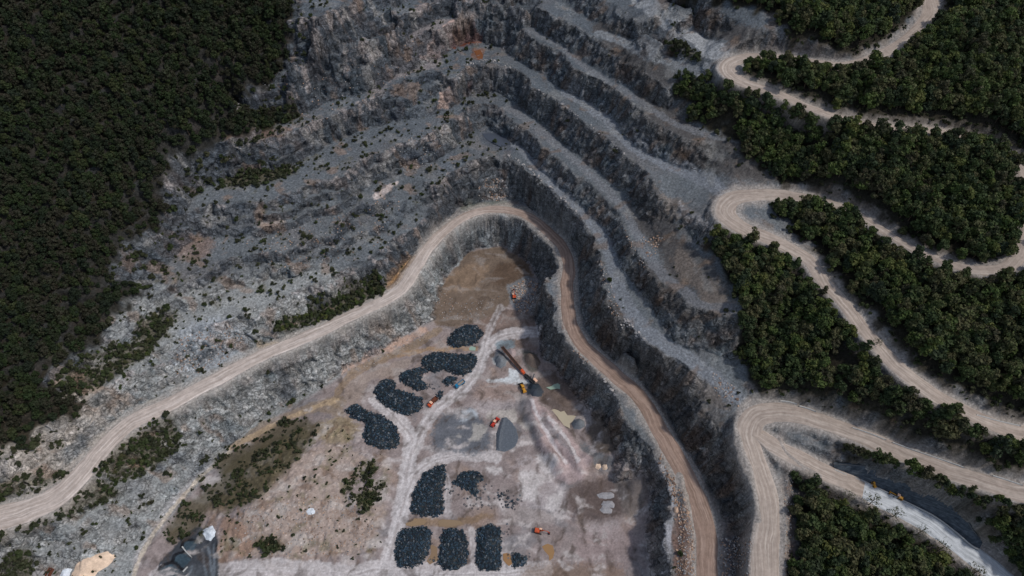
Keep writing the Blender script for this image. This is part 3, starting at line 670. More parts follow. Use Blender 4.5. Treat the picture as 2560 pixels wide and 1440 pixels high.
# soil under the trees and the scrub
CO = lerp(CO, lin((44, 40, 30)), woodM * 0.95)
CO = lerp(CO, lin((78, 72, 52)), bushM * 0.8)
CO = lerp(CO, lin((64, 70, 40)), grassM * sstep(-0.25, 0.2, n2 + n3) * 0.85)
# wild grass and low weeds dotted over the left flank
weed = sstep(0.12, 0.42, n2 + 0.35 * n1) * left * (1 - pitM) * (1 - woodM) * (1 - rockF) * (GY > 150)
CO = lerp(CO, lin((86, 82, 66)), weed * 0.55)
# bare rock shows darker seams, rusty stains and pale fresh faces
lum = CO.mean(axis=2, keepdims=True)
seam = sstep(0.12, -0.5, rg2) ; seam2 = sstep(0.15, -0.45, rg1)
fresh = sstep(0.25, 0.55, ridged(GX + 7, GY, Zs * 1.3, 2, 5.0))
sd = sstep(0.0, 0.9, strata) * left
CO = CO * (1 + 0.24 * (rockF * bk2)[..., None] + 0.16 * (rockF * bk1)[..., None] + 0.2 * (rockF * left * strata)[..., None])
CO = CO * (1 - rockF[..., None] * (0.45 * seam[..., None] + 0.3 * seam2[..., None] + 0.25 * sd[..., None]))
CO = CO + rockF[..., None] * (fresh[..., None] * lum * np.array([0.22, 0.20, 0.19]))
CO = lerp(CO, lin((112, 88, 70)), rockF * sstep(0.22, 0.55, fbm(GX, GY, Zs * 0.25, 3, 12)) * 0.55)
CO = lerp(CO, lin((74, 92, 102)), rockF * sstep(0.15, 0.5, fbm(GX + 77, GY, Zs * 0.3, 3, 16)) * 0.45)
# rain-streaked, iron-stained faces
vs1 = fbm(GX * 0.45 + 9, GY, Zs * 0.10, 3, 3.2); vs2 = fbm(GX * 0.45 + 60, GY + 5, Zs * 0.08, 2, 6.5)
steep = rockF * sstep(0.9, 1.7, slope) * (1 - 0.8 * mask(PALE, 10, 8))
CO = lerp(CO, lin((92, 74, 62)), steep * sstep(0.08, 0.45, vs2) * 0.6)
CO = lerp(CO, lin((54, 60, 68)), steep * sstep(0.0, 0.4, -vs1) * 0.6)
CO = lerp(CO, lin((134, 136, 138)), steep * sstep(0.18, 0.5, vs1) * 0.45)
paleM = mask(PALE, 5, 8)
CO = lerp(CO, lin((70, 76, 84)), rockF * left * (1 - paleM) * 0.55)
lip = sstep(0.7, 2.4, Zs - blur(Zs, 12) + 0.8 * n2 + 0.5 * n3) * sstep(0.25, 0.6, slope)  # convex bench edges, lightened below as painted crest highlights
CO = lerp(CO, lin((158, 148, 144)), lip * left * (1 - woodM) * (1 - pitM) * offroad * 0.75 * sstep(-0.15, 0.3, nE + n2))
CO = lerp(CO, lin((128, 126, 124)), lip * (1 - left) * (1 - woodM) * offroad * 0.35)
pat = fbm(GX + sw1 * 0.8, GY * 1.3 + sw2, None, 4, 15); pat2 = fbm(GX * 1.2 - sw2 + 210, GY + sw1, None, 4, 19)
hill = left * (1 - woodM) * (1 - pitM) * offroad
CO = lerp(CO, lin((152, 149, 146)), hill * (0.35 + 0.65 * rockF) * sstep(0.10, 0.34, pat) * 0.6)
CO = lerp(CO, lin((66, 73, 82)), hill * (0.3 + 0.7 * rockF) * sstep(0.10, 0.36, pat2) * 0.6)
CO = lerp(CO, lin((134, 112, 96)), hill * sstep(0.16, 0.38, -pat - 0.2 * pat2) * 0.5)
CO = lerp(CO, lin((112, 92, 76)), (1 - left) * (1 - woodM) * (1 - pitM) * offroad * sstep(0.14, 0.36, pat) * 0.45)
CO = lerp(CO, lin((132, 132, 130)), (1 - left) * (1 - woodM) * (1 - pitM) * offroad * sstep(0.14, 0.36, pat2) * 0.4)
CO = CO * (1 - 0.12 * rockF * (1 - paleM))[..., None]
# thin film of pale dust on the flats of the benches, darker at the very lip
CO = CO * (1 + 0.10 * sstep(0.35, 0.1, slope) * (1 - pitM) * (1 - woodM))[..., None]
# dust thrown beside the roads
dust = sstep(5.5, 0.0, RD + 2.4 * WN1 + 1.2 * WN3) * (1 - rockF)
CO = lerp(CO, lin((164, 155, 147)), dust * 0.75)
n4 = perlin(GX / 1.1, GY / 1.1) ; n5 = rng.normal(size=GX.shape)
CO *= (1 + 0.20 * n3 + 0.16 * n2 + (0.10 + 0.16 * (1 - pitM)) * n4 + (0.035 + 0.05 * (1 - pitM)) * n5)[..., None]
stone = (rng.uniform(0, 1, GX.shape) < 0.006 + 0.02 * moundM) & (woodM < 0.3) & (pitM * (1 - moundM) < 0.5)
CO = np.where(stone[..., None], CO * 1.45 + 0.02, CO)
CO = np.clip(CO, 0.008, 0.75)

# ----------------------------------------------------------------- materials
def new_mat(name):
    m = bpy.data.materials.new(name); m.use_nodes = True
    nt = m.node_tree; b = nt.nodes['Principled BSDF']
    b.inputs['Roughness'].default_value = 0.9
    b.inputs['Specular IOR Level'].default_value = 0.2
    return m, nt, b

def noise_node(nt, scale, detail=5, rough=0.6, vec=None):
    n = nt.nodes.new('ShaderNodeTexNoise'); n.inputs['Scale'].default_value = scale
    n.inputs['Detail'].default_value = detail; n.inputs['Roughness'].default_value = rough
    if vec is not None: nt.links.new(vec, n.inputs['Vector'])
    return n

def plain(name, rgb, rough=0.6, metal=0.0, dirt=0.25, spec=0.4, scale=1.5, dirtcol=(110, 100, 90)):
    m, nt, b = new_mat(name)
    tc = nt.nodes.new('ShaderNodeTexCoord')
    n = noise_node(nt, scale, 5, 0.65, tc.outputs['Object'])
    r = nt.nodes.new('ShaderNodeMapRange'); r.inputs[1].default_value = 0.4; r.inputs[2].default_value = 0.75; r.inputs[4].default_value = dirt
    nt.links.new(n.outputs['Fac'], r.inputs[0])
    mx = nt.nodes.new('ShaderNodeMix'); mx.data_type = 'RGBA'
    mx.inputs['A'].default_value = (*lin(rgb), 1); mx.inputs['B'].default_value = (*lin(dirtcol), 1)
    nt.links.new(r.outputs[0], mx.inputs['Factor']); nt.links.new(mx.outputs['Result'], b.inputs['Base Color'])
    b.inputs['Roughness'].default_value = rough; b.inputs['Metallic'].default_value = metal; b.inputs['Specular IOR Level'].default_value = spec
    return m

def ground_mat(name, bump=0.5, lo=0.5, hi=1.5):
    m, nt, b = new_mat(name)
    at = nt.nodes.new('ShaderNodeAttribute'); at.attribute_name = 'Col'
    tc = nt.nodes.new('ShaderNodeTexCoord')
    a = noise_node(nt, 0.9, 6, 0.7, tc.outputs['Object'])
    r = nt.nodes.new('ShaderNodeMapRange'); r.inputs[1].default_value = 0.25; r.inputs[2].default_value = 0.75; r.inputs[3].default_value = lo; r.inputs[4].default_value = hi
    nt.links.new(a.outputs['Fac'], r.inputs[0])
    v = nt.nodes.new('ShaderNodeTexVoronoi'); v.inputs['Scale'].default_value = 1.1
    nt.links.new(tc.outputs['Object'], v.inputs['Vector'])
    r2 = nt.nodes.new('ShaderNodeMapRange'); r2.inputs[3].default_value = 0.86; r2.inputs[4].default_value = 1.14
    nt.links.new(v.outputs['Color'], r2.inputs[0])
    mu = nt.nodes.new('ShaderNodeMath'); mu.operation = 'MULTIPLY'
    nt.links.new(r.outputs[0], mu.inputs[0]); nt.links.new(r2.outputs[0], mu.inputs[1])
    # fractured rock: bent cells with dark joints, each block its own tone
    dn = noise_node(nt, 0.13, 3, 0.6, tc.outputs['Object'])
    dv = nt.nodes.new('ShaderNodeVectorMath'); dv.operation = 'MULTIPLY_ADD'; dv.inputs[1].default_value = (9, 9, 9); nt.links.new(dn.outputs['Color'], dv.inputs[0]); nt.links.new(tc.outputs['Object'], dv.inputs[2])
    mp = nt.nodes.new('ShaderNodeMapping'); mp.inputs['Rotation'].default_value = (0.5, 0.35, 0.6); mp.inputs['Scale'].default_value = (0.55, 1.0, 1.7); nt.links.new(dv.outputs[0], mp.inputs[0])
    def vor(sc, feat):
        q = nt.nodes.new('ShaderNodeTexVoronoi'); q.feature = feat; q.inputs['Scale'].default_value = sc; nt.links.new(mp.outputs[0], q.inputs['Vector']); return q
    def mr(sock, a0, a1, b0, b1):
        q = nt.nodes.new('ShaderNodeMapRange'); q.inputs[1].default_value = a0; q.inputs[2].default_value = a1; q.inputs[3].default_value = b0; q.inputs[4].default_value = b1; nt.links.new(sock, q.inputs[0]); return q.outputs[0]
    def mul(p, q, op='MULTIPLY'):
        k = nt.nodes.new('ShaderNodeMath'); k.operation = op; nt.links.new(p, k.inputs[0]); nt.links.new(q, k.inputs[1]); return k.outputs[0]
    c1 = mr(vor(0.15, 'DISTANCE_TO_EDGE').outputs['Distance'], 0.0, 0.07, 0.45, 1.04)
    c2 = mr(vor(0.42, 'DISTANCE_TO_EDGE').outputs['Distance'], 0.0, 0.11, 0.55, 1.06)
    vt1 = vor(0.15, 'F1'); vt2 = vor(0.42, 'F1')
    t1 = mr(vt1.outputs['Color'], 0.0, 1.0, 0.72, 1.3); t2 = mr(vt2.outputs['Color'], 0.0, 1.0, 0.80, 1.25)
    rk = mul(mul(c1, c2), mul(t1, t2))
    lp = nt.nodes.new('ShaderNodeMix'); lp.data_type = 'FLOAT'; lp.inputs['A'].default_value = 1.0
    nt.links.new(at.outputs['Alpha'], lp.inputs['Factor']); nt.links.new(rk, lp.inputs['B'])
    tot = mul(mu.outputs[0], lp.outputs[0])
    mx = nt.nodes.new('ShaderNodeVectorMath'); mx.operation = 'SCALE'
    nt.links.new(at.outputs['Color'], mx.inputs[0]); nt.links.new(tot, mx.inputs['Scale'])
    nt.links.new(mx.outputs[0], b.inputs['Base Color'])
    bp = nt.nodes.new('ShaderNodeBump'); bp.inputs['Strength'].default_value = bump; bp.inputs['Distance'].default_value = 0.6
    hh = mul(a.outputs['Fac'], mul(lp.outputs[0], lp.outputs[0]), 'ADD')
    nt.links.new(hh, bp.inputs['Height']); nt.links.new(bp.outputs['Normal'], b.inputs['Normal'])
    b.inputs['Roughness'].default_value = 0.95; b.inputs['Specular IOR Level'].default_value = 0.12
    return m

M_GROUND = ground_mat('rock and soil', 0.55)
M_PITFLOOR = ground_mat('pit floor earth', 0.2, 0.8, 1.2)

def tag(o, label=None, cat=None, group=None, kind=None):
    if label: o['label'] = label
    if cat: o['category'] = cat
    if group: o['group'] = group
    if kind: o['kind'] = kind
    return o

def mesh_np(name, co, faces, mat=None, col=None, smooth=False, parent=None, uv=None):
    """faces: (n, k) int array, all the same size"""
    me = bpy.data.meshes.new(name)
    co = np.asarray(co, np.float32); faces = np.asarray(faces, np.int32)
    nf, k = faces.shape
    me.vertices.add(len(co)); me.vertices.foreach_set('co', co.ravel())
    me.loops.add(nf * k); me.loops.foreach_set('vertex_index', faces.ravel())
    me.polygons.add(nf); me.polygons.foreach_set('loop_start', np.arange(0, nf * k, k, dtype=np.int32))
    me.update(calc_edges=True)
    if smooth: me.polygons.foreach_set('use_smooth', np.ones(nf, bool))
    if col is not None:
        a = me.attributes.new('Col', 'FLOAT_COLOR', 'POINT')
        c4 = np.ones((len(co), 4), np.float32); c4[:, :col.shape[1]] = col
        a.data.foreach_set('color', c4.ravel())
    if uv is not None:
        l = me.uv_layers.new(name='UVMap'); l.data.foreach_set('uv', np.asarray(uv, np.float32)[faces.ravel()].ravel())
    if mat: me.materials.append(mat)
    o = bpy.data.objects.new(name, me); COL.objects.link(o)
    if parent: o.parent = parent
    return o

# ----------------------------------------------------------------- ground meshes
pu, pv, pd = project(PX, PY, PZ)
keepv = (pu > -420) & (pu < 2980) & (pv > -330) & (pv < 1800)
idx = np.arange(NY * NX).reshape(NY, NX)
q = np.stack([idx[:-1, :-1], idx[:-1, 1:], idx[1:, 1:], idx[1:, :-1]], -1)
kf = keepv[:-1, :-1] | keepv[1:, 1:]
reg = np.where(pitM > 0.5, 0, np.where(woodM > 0.4, 2, 1))[:-1, :-1]
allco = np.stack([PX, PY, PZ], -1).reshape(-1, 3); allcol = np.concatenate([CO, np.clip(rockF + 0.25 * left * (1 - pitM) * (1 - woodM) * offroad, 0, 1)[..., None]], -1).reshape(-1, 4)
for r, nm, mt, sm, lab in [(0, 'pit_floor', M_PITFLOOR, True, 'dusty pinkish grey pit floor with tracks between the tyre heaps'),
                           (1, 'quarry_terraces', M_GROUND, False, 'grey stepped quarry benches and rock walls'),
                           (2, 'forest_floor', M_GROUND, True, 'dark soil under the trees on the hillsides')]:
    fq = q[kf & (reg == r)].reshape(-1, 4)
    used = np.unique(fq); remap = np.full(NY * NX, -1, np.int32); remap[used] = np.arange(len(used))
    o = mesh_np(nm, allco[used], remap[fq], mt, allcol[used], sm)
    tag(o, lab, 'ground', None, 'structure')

# ----------------------------------------------------------------- roads
def road_mat(name, c1, c2, c3, east=None):
    m, nt, b = new_mat(name)
    uvn = nt.nodes.new('ShaderNodeUVMap')
    mp = nt.nodes.new('ShaderNodeMapping'); mp.inputs['Scale'].default_value = (0.9, 0.035, 1)
    nt.links.new(uvn.outputs[0], mp.inputs[0])
    tc = nt.nodes.new('ShaderNodeTexCoord')
    wn = noise_node(nt, 0.05, 4, 0.6, tc.outputs['Object'])
    wv = nt.nodes.new('ShaderNodeVectorMath'); wv.operation = 'MULTIPLY_ADD'; wv.inputs[1].default_value = (4.5, 0.6, 0); nt.links.new(wn.outputs['Color'], wv.inputs[0]); nt.links.new(mp.outputs[0], wv.inputs[2])
    a = noise_node(nt, 1.0, 5, 0.65, wv.outputs[0])
    g = noise_node(nt, 0.35, 6, 0.7, tc.outputs['Object'])
    cr = nt.nodes.new('ShaderNodeValToRGB')
    cr.color_ramp.elements[0].position = 0.33; cr.color_ramp.elements[0].color = (*lin(c1), 1)
    cr.color_ramp.elements[1].position = 0.68; cr.color_ramp.elements[1].color = (*lin(c3), 1)
    e = cr.color_ramp.elements.new(0.5); e.color = (*lin(c2), 1)
    nt.links.new(a.outputs['Fac'], cr.inputs[0])
    r = nt.nodes.new('ShaderNodeMapRange'); r.inputs[1].default_value = 0.3; r.inputs[2].default_value = 0.7; r.inputs[3].default_value = 0.8; r.inputs[4].default_value = 1.18
    nt.links.new(g.outputs['Fac'], r.inputs[0])
    mx = nt.nodes.new('ShaderNodeVectorMath'); mx.operation = 'SCALE'
    nt.links.new(cr.outputs[0], mx.inputs[0]); nt.links.new(r.outputs[0], mx.inputs['Scale'])
    out_ = mx.outputs[0]
    if east:      # the stretch east of the pit is surfaced with browner stone
        sx = nt.nodes.new('ShaderNodeSeparateXYZ'); nt.links.new(tc.outputs['Object'], sx.inputs[0])
        q = nt.nodes.new('ShaderNodeMapRange'); q.inputs[1].default_value = -60; q.inputs[2].default_value = 25; nt.links.new(sx.outputs[0], q.inputs[0])
        m2 = nt.nodes.new('ShaderNodeMix'); m2.data_type = 'RGBA'; m2.blend_type = 'MULTIPLY'; m2.inputs['B'].default_value = (*east, 1)
        nt.links.new(q.outputs[0], m2.inputs['Factor']); nt.links.new(out_, m2.inputs['A']); out_ = m2.outputs['Result']
    nt.links.new(out_, b.inputs['Base Color'])
    bp = nt.nodes.new('ShaderNodeBump'); bp.inputs['Strength'].default_value = 0.25; bp.inputs['Distance'].default_value = 0.3
    nt.links.new(a.outputs['Fac'], bp.inputs['Height']); nt.links.new(bp.outputs['Normal'], b.inputs['Normal'])
    b.inputs['Specular IOR Level'].default_value = 0.15
    return m

M_ROAD = {'haul_road': road_mat('haul road gravel', (160,147,137), (184,171,162), (214,203,195), (0.60, 0.50, 0.45)),
          'switchback_road': road_mat('switchback gravel', (148,135,125), (168,154,143), (191,179,168)),
          'concrete_road': road_mat('pale concrete', (150,154,158), (184,188,192), (206,210,214))}
ROADLAB = {'haul_road': 'pale dirt haul road curving round the pit', 'switchback_road': 'pinkish gravel switchback road through the wood',
           'concrete_road': 'white concrete road below the dark retaining wall'}
def ribbon(name, R, mat, lift=0.0, jit=1.5):
    P = R[:, :3]; T = np.gradient(P[:, :2], axis=0); T /= np.linalg.norm(T, axis=1)[:, None] + 1e-9
    Nn = np.stack([T[:, 1], -T[:, 0]], -1)
    s = np.concatenate([[0], np.cumsum(np.linalg.norm(np.diff(P[:, :2], axis=0), axis=1))])
    hw = R[:, 3] * 0.5
    jl = jit * (fbm(s, s * 0 + 3, None, 4, 16)); jr = jit * (fbm(s, s * 0 + 9, None, 4, 16))
    K = 11; co = []; uv = []
    for i in range(K):
        f = i / (K - 1) * 2 - 1
        off = f * hw + np.where(f < 0, jl, jr) * abs(f)
        z = P[:, 2] + lift + 0.12 * (1 - f * f) - (0.4 if abs(f) > 0.99 else 0.0) + 0.05 * fbm(s + i * 5, s * 0 + i, None, 2, 4)
        co.append(np.column_stack([P[:, 0] + Nn[:, 0] * off, P[:, 1] + Nn[:, 1] * off, z])); uv.append(np.column_stack([off, s]))
    co = np.stack(co, 1); uv = np.stack(uv, 1); n = len(P)
    ii = np.arange(n * K).reshape(n, K)
    fq = np.stack([ii[:-1, :-1], ii[:-1, 1:], ii[1:, 1:], ii[1:, :-1]], -1).reshape(-1, 4)
    return mesh_np(name, co.reshape(-1, 3), fq, mat, None, True, None, uv.reshape(-1, 2))
for nm, R in road_lines.items():
    if nm == 'concrete_road': R = R[project(R[:, 0], R[:, 1], R[:, 2])[0] > 2140]
    tag(ribbon(nm, R, M_ROAD[nm], 0.03 if nm == 'concrete_road' else 0.0), ROADLAB[nm], 'road', None, 'structure')
# the first stretch of the white road is still unpaved gravel: a sheet over it
Rc = road_lines['concrete_road']
uc, vc, _ = project(Rc[:, 0], Rc[:, 1], Rc[:, 2])
tag(ribbon('gravel_road', np.column_stack([Rc[:, :3], Rc[:, 3]])[uc < 2165], M_ROAD['switchback_road'], 0.09), 'unpaved gravel stretch leading to the white road', 'road', None, 'structure')
# ----------------------------------------------------------------- painted steel, rubber, glass
M_ORANGE = plain('orange paint', (206, 84, 40), 0.5, 0, 0.5, 0.5, 0.8, (120, 70, 45))
M_RED = plain('red paint', (196, 56, 38), 0.45, 0, 0.4, 0.5, 0.8, (110, 50, 38))
M_YELLOW = plain('yellow paint', (206, 148, 44), 0.5, 0, 0.5, 0.5, 0.8, (120, 88, 50))
M_BLUE = plain('blue paint', (18, 124, 168), 0.35, 0, 0.2, 0.5, 0.8, (50, 84, 100))
M_PALE = plain('faded cab roof', (236, 190, 160), 0.5, 0, 0.3, 0.4, 0.8, (150, 120, 100))
M_RUST = plain('rusted steel', (112, 66, 48), 0.8, 0.1, 0.6, 0.3, 1.2, (70, 46, 38))
M_STEEL = plain('grey steel', (92, 96, 100), 0.55, 0.4, 0.5, 0.4, 1.0, (64, 54, 48))
M_DARK = plain('dark metal', (34, 36, 38), 0.6, 0.2, 0.3, 0.3, 1.0, (70, 64, 58))
M_TYRE = plain('rubber', (30, 31, 33), 0.85, 0, 0.4, 0.2, 2.0, (78, 72, 66))
M_GLASS = plain('cab glass', (28, 38, 44), 0.12, 0, 0.1, 0.6)
M_BED = plain('worn bed floor', (150, 138, 126), 0.8, 0, 0.5, 0.2, 1.0, (110, 90, 76))
M_CONC = plain('concrete', (178, 178, 176), 0.9, 0, 0.5, 0.2, 0.6, (128, 122, 116))
M_BELT = plain('conveyor belt', (44, 36, 32), 0.8, 0, 0.5, 0.2, 1.0, (86, 70, 60))

class PB:
    """collects bevelled boxes, cylinders and prisms into one mesh part"""
    def __init__(s): s.bm = bmesh.new()
    def box(s, c, d, rot=None, taper=1.0, bev=0.05):
        r = bmesh.ops.create_cube(s.bm, size=1.0)
        vs = r['verts']
        for v in vs:
            k = taper if v.co.z > 0 else 1.0
            v.co = Vector((v.co.x * d[0] * k, v.co.y * d[1] * k, v.co.z * d[2]))
        if bev:
            es = list({e for v in vs for e in v.link_edges})
            b = bmesh.ops.bevel(s.bm, geom=es, offset=min(bev, min(d) * 0.3), segments=1, affect='EDGES')
            vs = list({v for f in b['faces'] for v in f.verts} | {v for v in vs if v.is_valid})
        M = Matrix.Translation(c) @ (rot.to_4x4() if rot else Matrix.Identity(4))
        for v in vs: v.co = M @ v.co
        return s
    def cyl(s, c, axis, r, L, seg=16, r2=None):
        q = bmesh.ops.create_cone(s.bm, cap_ends=True, segments=seg, radius1=r, radius2=r if r2 is None else r2, depth=L)
        R = Vector((0, 0, 1)).rotation_difference(Vector(axis)).to_matrix().to_4x4()
        for v in q['verts']: v.co = Matrix.Translation(c) @ R @ v.co
        return s
    def bar(s, a, b, w, h=None):
        a = Vector(a); b = Vector(b); d = b - a
        x = d.normalized(); y = Vector((0, 0, 1)).cross(x)
        y = Vector((0, 1, 0)) if y.length < 1e-4 else y.normalized()
        R = Matrix((x, y, x.cross(y))).transposed()
        return s.box((a + b) / 2, (d.length, w, h or w), R, 1.0, 0.03)
    def prism(s, prof, y0, y1):
        """outline in x, z pushed along y"""
        A = [s.bm.verts.new((x, y0, z)) for x, z in prof]; B = [s.bm.verts.new((x, y1, z)) for x, z in prof]
        n = len(prof); s.bm.faces.new(A); s.bm.faces.new(B[::-1])
        for i in range(n): s.bm.faces.new((A[i], B[i], B[(i + 1) % n], A[(i + 1) % n]))
        return s
    def obj(s, name, mat, parent=None):
        bmesh.ops.recalc_face_normals(s.bm, faces=s.bm.faces[:])
        me = bpy.data.meshes.new(name); s.bm.to_mesh(me); s.bm.free(); me.materials.append(mat)
        o = bpy.data.objects.new(name, me); COL.objects.link(o)
        if parent: o.parent = parent
        return o

def thing(name, label, cat, rear, front, lift=0.0, group=None):
    """an Empty on the ground, +X from the rear pixel to the front pixel"""
    x, y, z = raycast([rear[0], front[0]], [rear[1], front[1]])
    o = bpy.data.objects.new(name, None); COL.objects.link(o); o.empty_display_size = 1
    mx, my = x.mean(), y.mean()
    o.location = (mx, my, float(gz(mx, my)) + lift)
    dx, dy = x[1] - x[0], y[1] - y[0]; L = math.hypot(dx, dy)
    fz, rz_ = float(gz(x[1], y[1])), float(gz(x[0], y[0]))
    o.rotation_euler = (0, -math.atan2(fz - rz_, L) if L > 2 else 0, math.atan2(dy, dx))
    return tag(o, label, cat, group)

def wheel(parent, c, r, w, hub=None):
    o = PB().cyl((0, 0, 0), (0, 1, 0), r, w, 18).obj('wheel', M_TYRE, parent); o.location = c
    h = PB().cyl((0, 0, 0), (0, 1, 0), r * 0.52, w * 1.08, 14).obj('rim', hub or M_STEEL, o)
    return o

def loader(label, rear, front, paint, roof, name='wheel_loader', sc=1.0, group=None):
    t = thing(name, label, 'loader', rear, front); t.scale = (sc,) * 3
    PB().box((-2.2, 0, 1.75), (2.9, 1.9, 1.5), taper=0.86).box((-3.35, 0, 1.35), (0.9, 2.3, 1.0)).box((-2.0, 0, 2.55), (1.6, 0.9, 0.25)).cyl((-1.4, 0.6, 2.9), (0, 0, 1), 0.1, 0.8, 8).obj('engine_hood', paint, t)
    PB().box((-0.2, 0, 2.55), (1.5, 1.55, 1.7), taper=0.9).obj('cab', M_GLASS, t)
    PB().box((-0.2, 0, 3.48), (1.75, 1.75, 0.16)).obj('cab_roof', roof, t)
    PB().box((-0.2, 0, 1.35), (1.8, 1.8, 0.9)).box((1.4, 0, 1.2), (1.9, 1.2, 0.9)).obj('chassis', paint, t)
    for s in (-1, 1): PB().bar((1.0, 0.55 * s, 2.1), (3.1, 0.55 * s, 0.95), 0.22, 0.45).obj('lift_arm', paint, t)
    PB().prism([(2.9, 1.5), (3.15, 1.55), (3.05, 0.55), (3.4, 0.28), (4.3, 0.30), (4.3, 0.2), (3.3, 0.12), (2.85, 0.5)], -1.4, 1.4).box((3.55, -1.36, 0.7), (1.1, 0.08, 0.9)).box((3.55, 1.36, 0.7), (1.1, 0.08, 0.9)).obj('bucket', M_DARK if paint is M_YELLOW else paint, t)
    for x in (-2.1, 1.5):
        for s in (-1, 1): wheel(t, (x, 1.12 * s, 0.78), 0.78, 0.6, paint)
    return t

loader('red-orange wheel loader with pale cab roof digging the dark gravel pile', (1229, 1069), (1246, 1046), M_RED, M_PALE, sc=0.88)
loader('yellow wheel loader facing the dark heap below the conveyor', (1313, 985), (1301, 958), M_YELLOW, M_YELLOW, sc=0.98)
loader('small orange-yellow loader half hidden by the thin trees at the start of the white concrete', (2184, 1216), (2176, 1203), M_YELLOW, M_YELLOW, sc=0.62)

# yellow grader on the white road: long frame, cab, blade and tandem wheels
g = thing('road_grader', 'yellow road grader parked on the white concrete beside the dark wall', 'grader', (2254, 1250), (2220, 1232), 0.35); g.scale = (0.82,) * 3
PB().box((-2.6, 0, 1.6), (2.6, 1.5, 1.2), taper=0.9).box((-3.8, 0, 1.3), (0.5, 2.1, 0.9)).obj('engine_hood', M_YELLOW, g)
PB().bar((-1.2, 0, 1.7), (3.9, 0, 1.75), 0.4, 0.4).box((3.9, 0, 1.3), (0.5, 1.6, 0.5)).obj('frame', M_YELLOW, g)
PB().box((-0.6, 0, 2.3), (1.5, 1.5, 1.7), taper=0.92).obj('cab', M_GLASS, g)
PB().box((-0.6, 0, 3.22), (1.75, 1.75, 0.15)).obj('cab_roof', M_PALE, g)
PB().box((1.5, 0, 0.55), (0.2, 3.4, 0.6), Euler((0, 0, 0.5)).to_matrix()).obj('blade', M_DARK, g)
for x in (-3.2, -1.7, 3.9):
    for s in (-1, 1): wheel(g, (x, 0.95 * s, 0.6), 0.6, 0.4, M_YELLOW)

def dump_truck(label, rear, front, cabm, bedm, roofm, inner, bonnet=False, sc=1.0):
    t = thing('dump_truck', label, 'truck', rear, front); t.scale = (sc,) * 3
    PB().box((0, 0, 0.95), (7.4, 0.9, 0.35)).box((-3.2, 0, 0.75), (0.4, 2.0, 0.2)).obj('chassis', M_DARK, t)
    if bonnet:
        PB().box((3.25, 0, 1.45), (1.5, 1.5, 0.95), taper=0.88).box((3.95, 0, 0.95), (0.25, 2.2, 0.35)).obj('bonnet', cabm, t)
        for s in (-1, 1): PB().cyl((3.1, 0.98 * s, 1.22), (0, 1, 0), 0.62, 0.46, 12).obj('mudguard', cabm, t)
        cx = 1.65
    else:
        PB().box((3.75, 0, 0.85), (0.25, 2.3, 0.45)).obj('bumper', M_DARK, t); cx = 2.85
    PB().box((cx, 0, 1.55), (1.75, 2.3, 1.2)).box((cx - 0.1, 0, 2.35), (1.5, 2.15, 0.9), taper=0.9).obj('cab', cabm, t)
    PB().box((cx + 0.66, 0, 2.35), (0.16, 1.85, 0.62), Euler((0, -0.12, 0)).to_matrix()).obj('windscreen', M_GLASS, t)
    for s in (-1, 1): PB().box((cx - 0.05, 1.03 * s, 2.32), (1.0, 0.08, 0.52)).obj('side_window', M_GLASS, t)
    PB().box((cx - 0.1, 0, 2.86), (1.5, 2.05, 0.14)).obj('cab_roof', roofm, t)
    x0, x1 = -3.7, (0.45 if bonnet else 1.65)
    b = PB().box(((x0 + x1) / 2, 0, 1.32), (x1 - x0, 2.4, 0.14)).obj('bed_floor', inner, t)
    w = PB()
    for s in (-1, 1): w.box(((x0 + x1) / 2, 1.2 * s, 1.85), (x1 - x0, 0.12, 1.0))
    w.box((x1, 0, 1.95), (0.12, 2.5, 1.25)).obj('bed_sides', bedm, t)
    PB().box((x0, 0, 1.8), (0.12, 2.3, 0.9)).obj('tailgate', bedm, t)
    for x in ((3.1 if bonnet else 2.6), -1.5, -2.8):
        for s in (-1, 1): wheel(t, (x, 1.0 * s, 0.55), 0.55, 0.38)
    return t
dump_truck('blue dump truck with empty open bed parked by the small tyre heap', (1163, 953), (1137, 972), M_BLUE, M_BLUE, M_BLUE, M_BED, sc=0.92)
dump_truck('orange long-nosed truck with rusty open bed beside the big tyre heap', (1096, 993), (1069, 1021), M_ORANGE, M_RUST, M_PALE, M_RUST, True, sc=0.98)

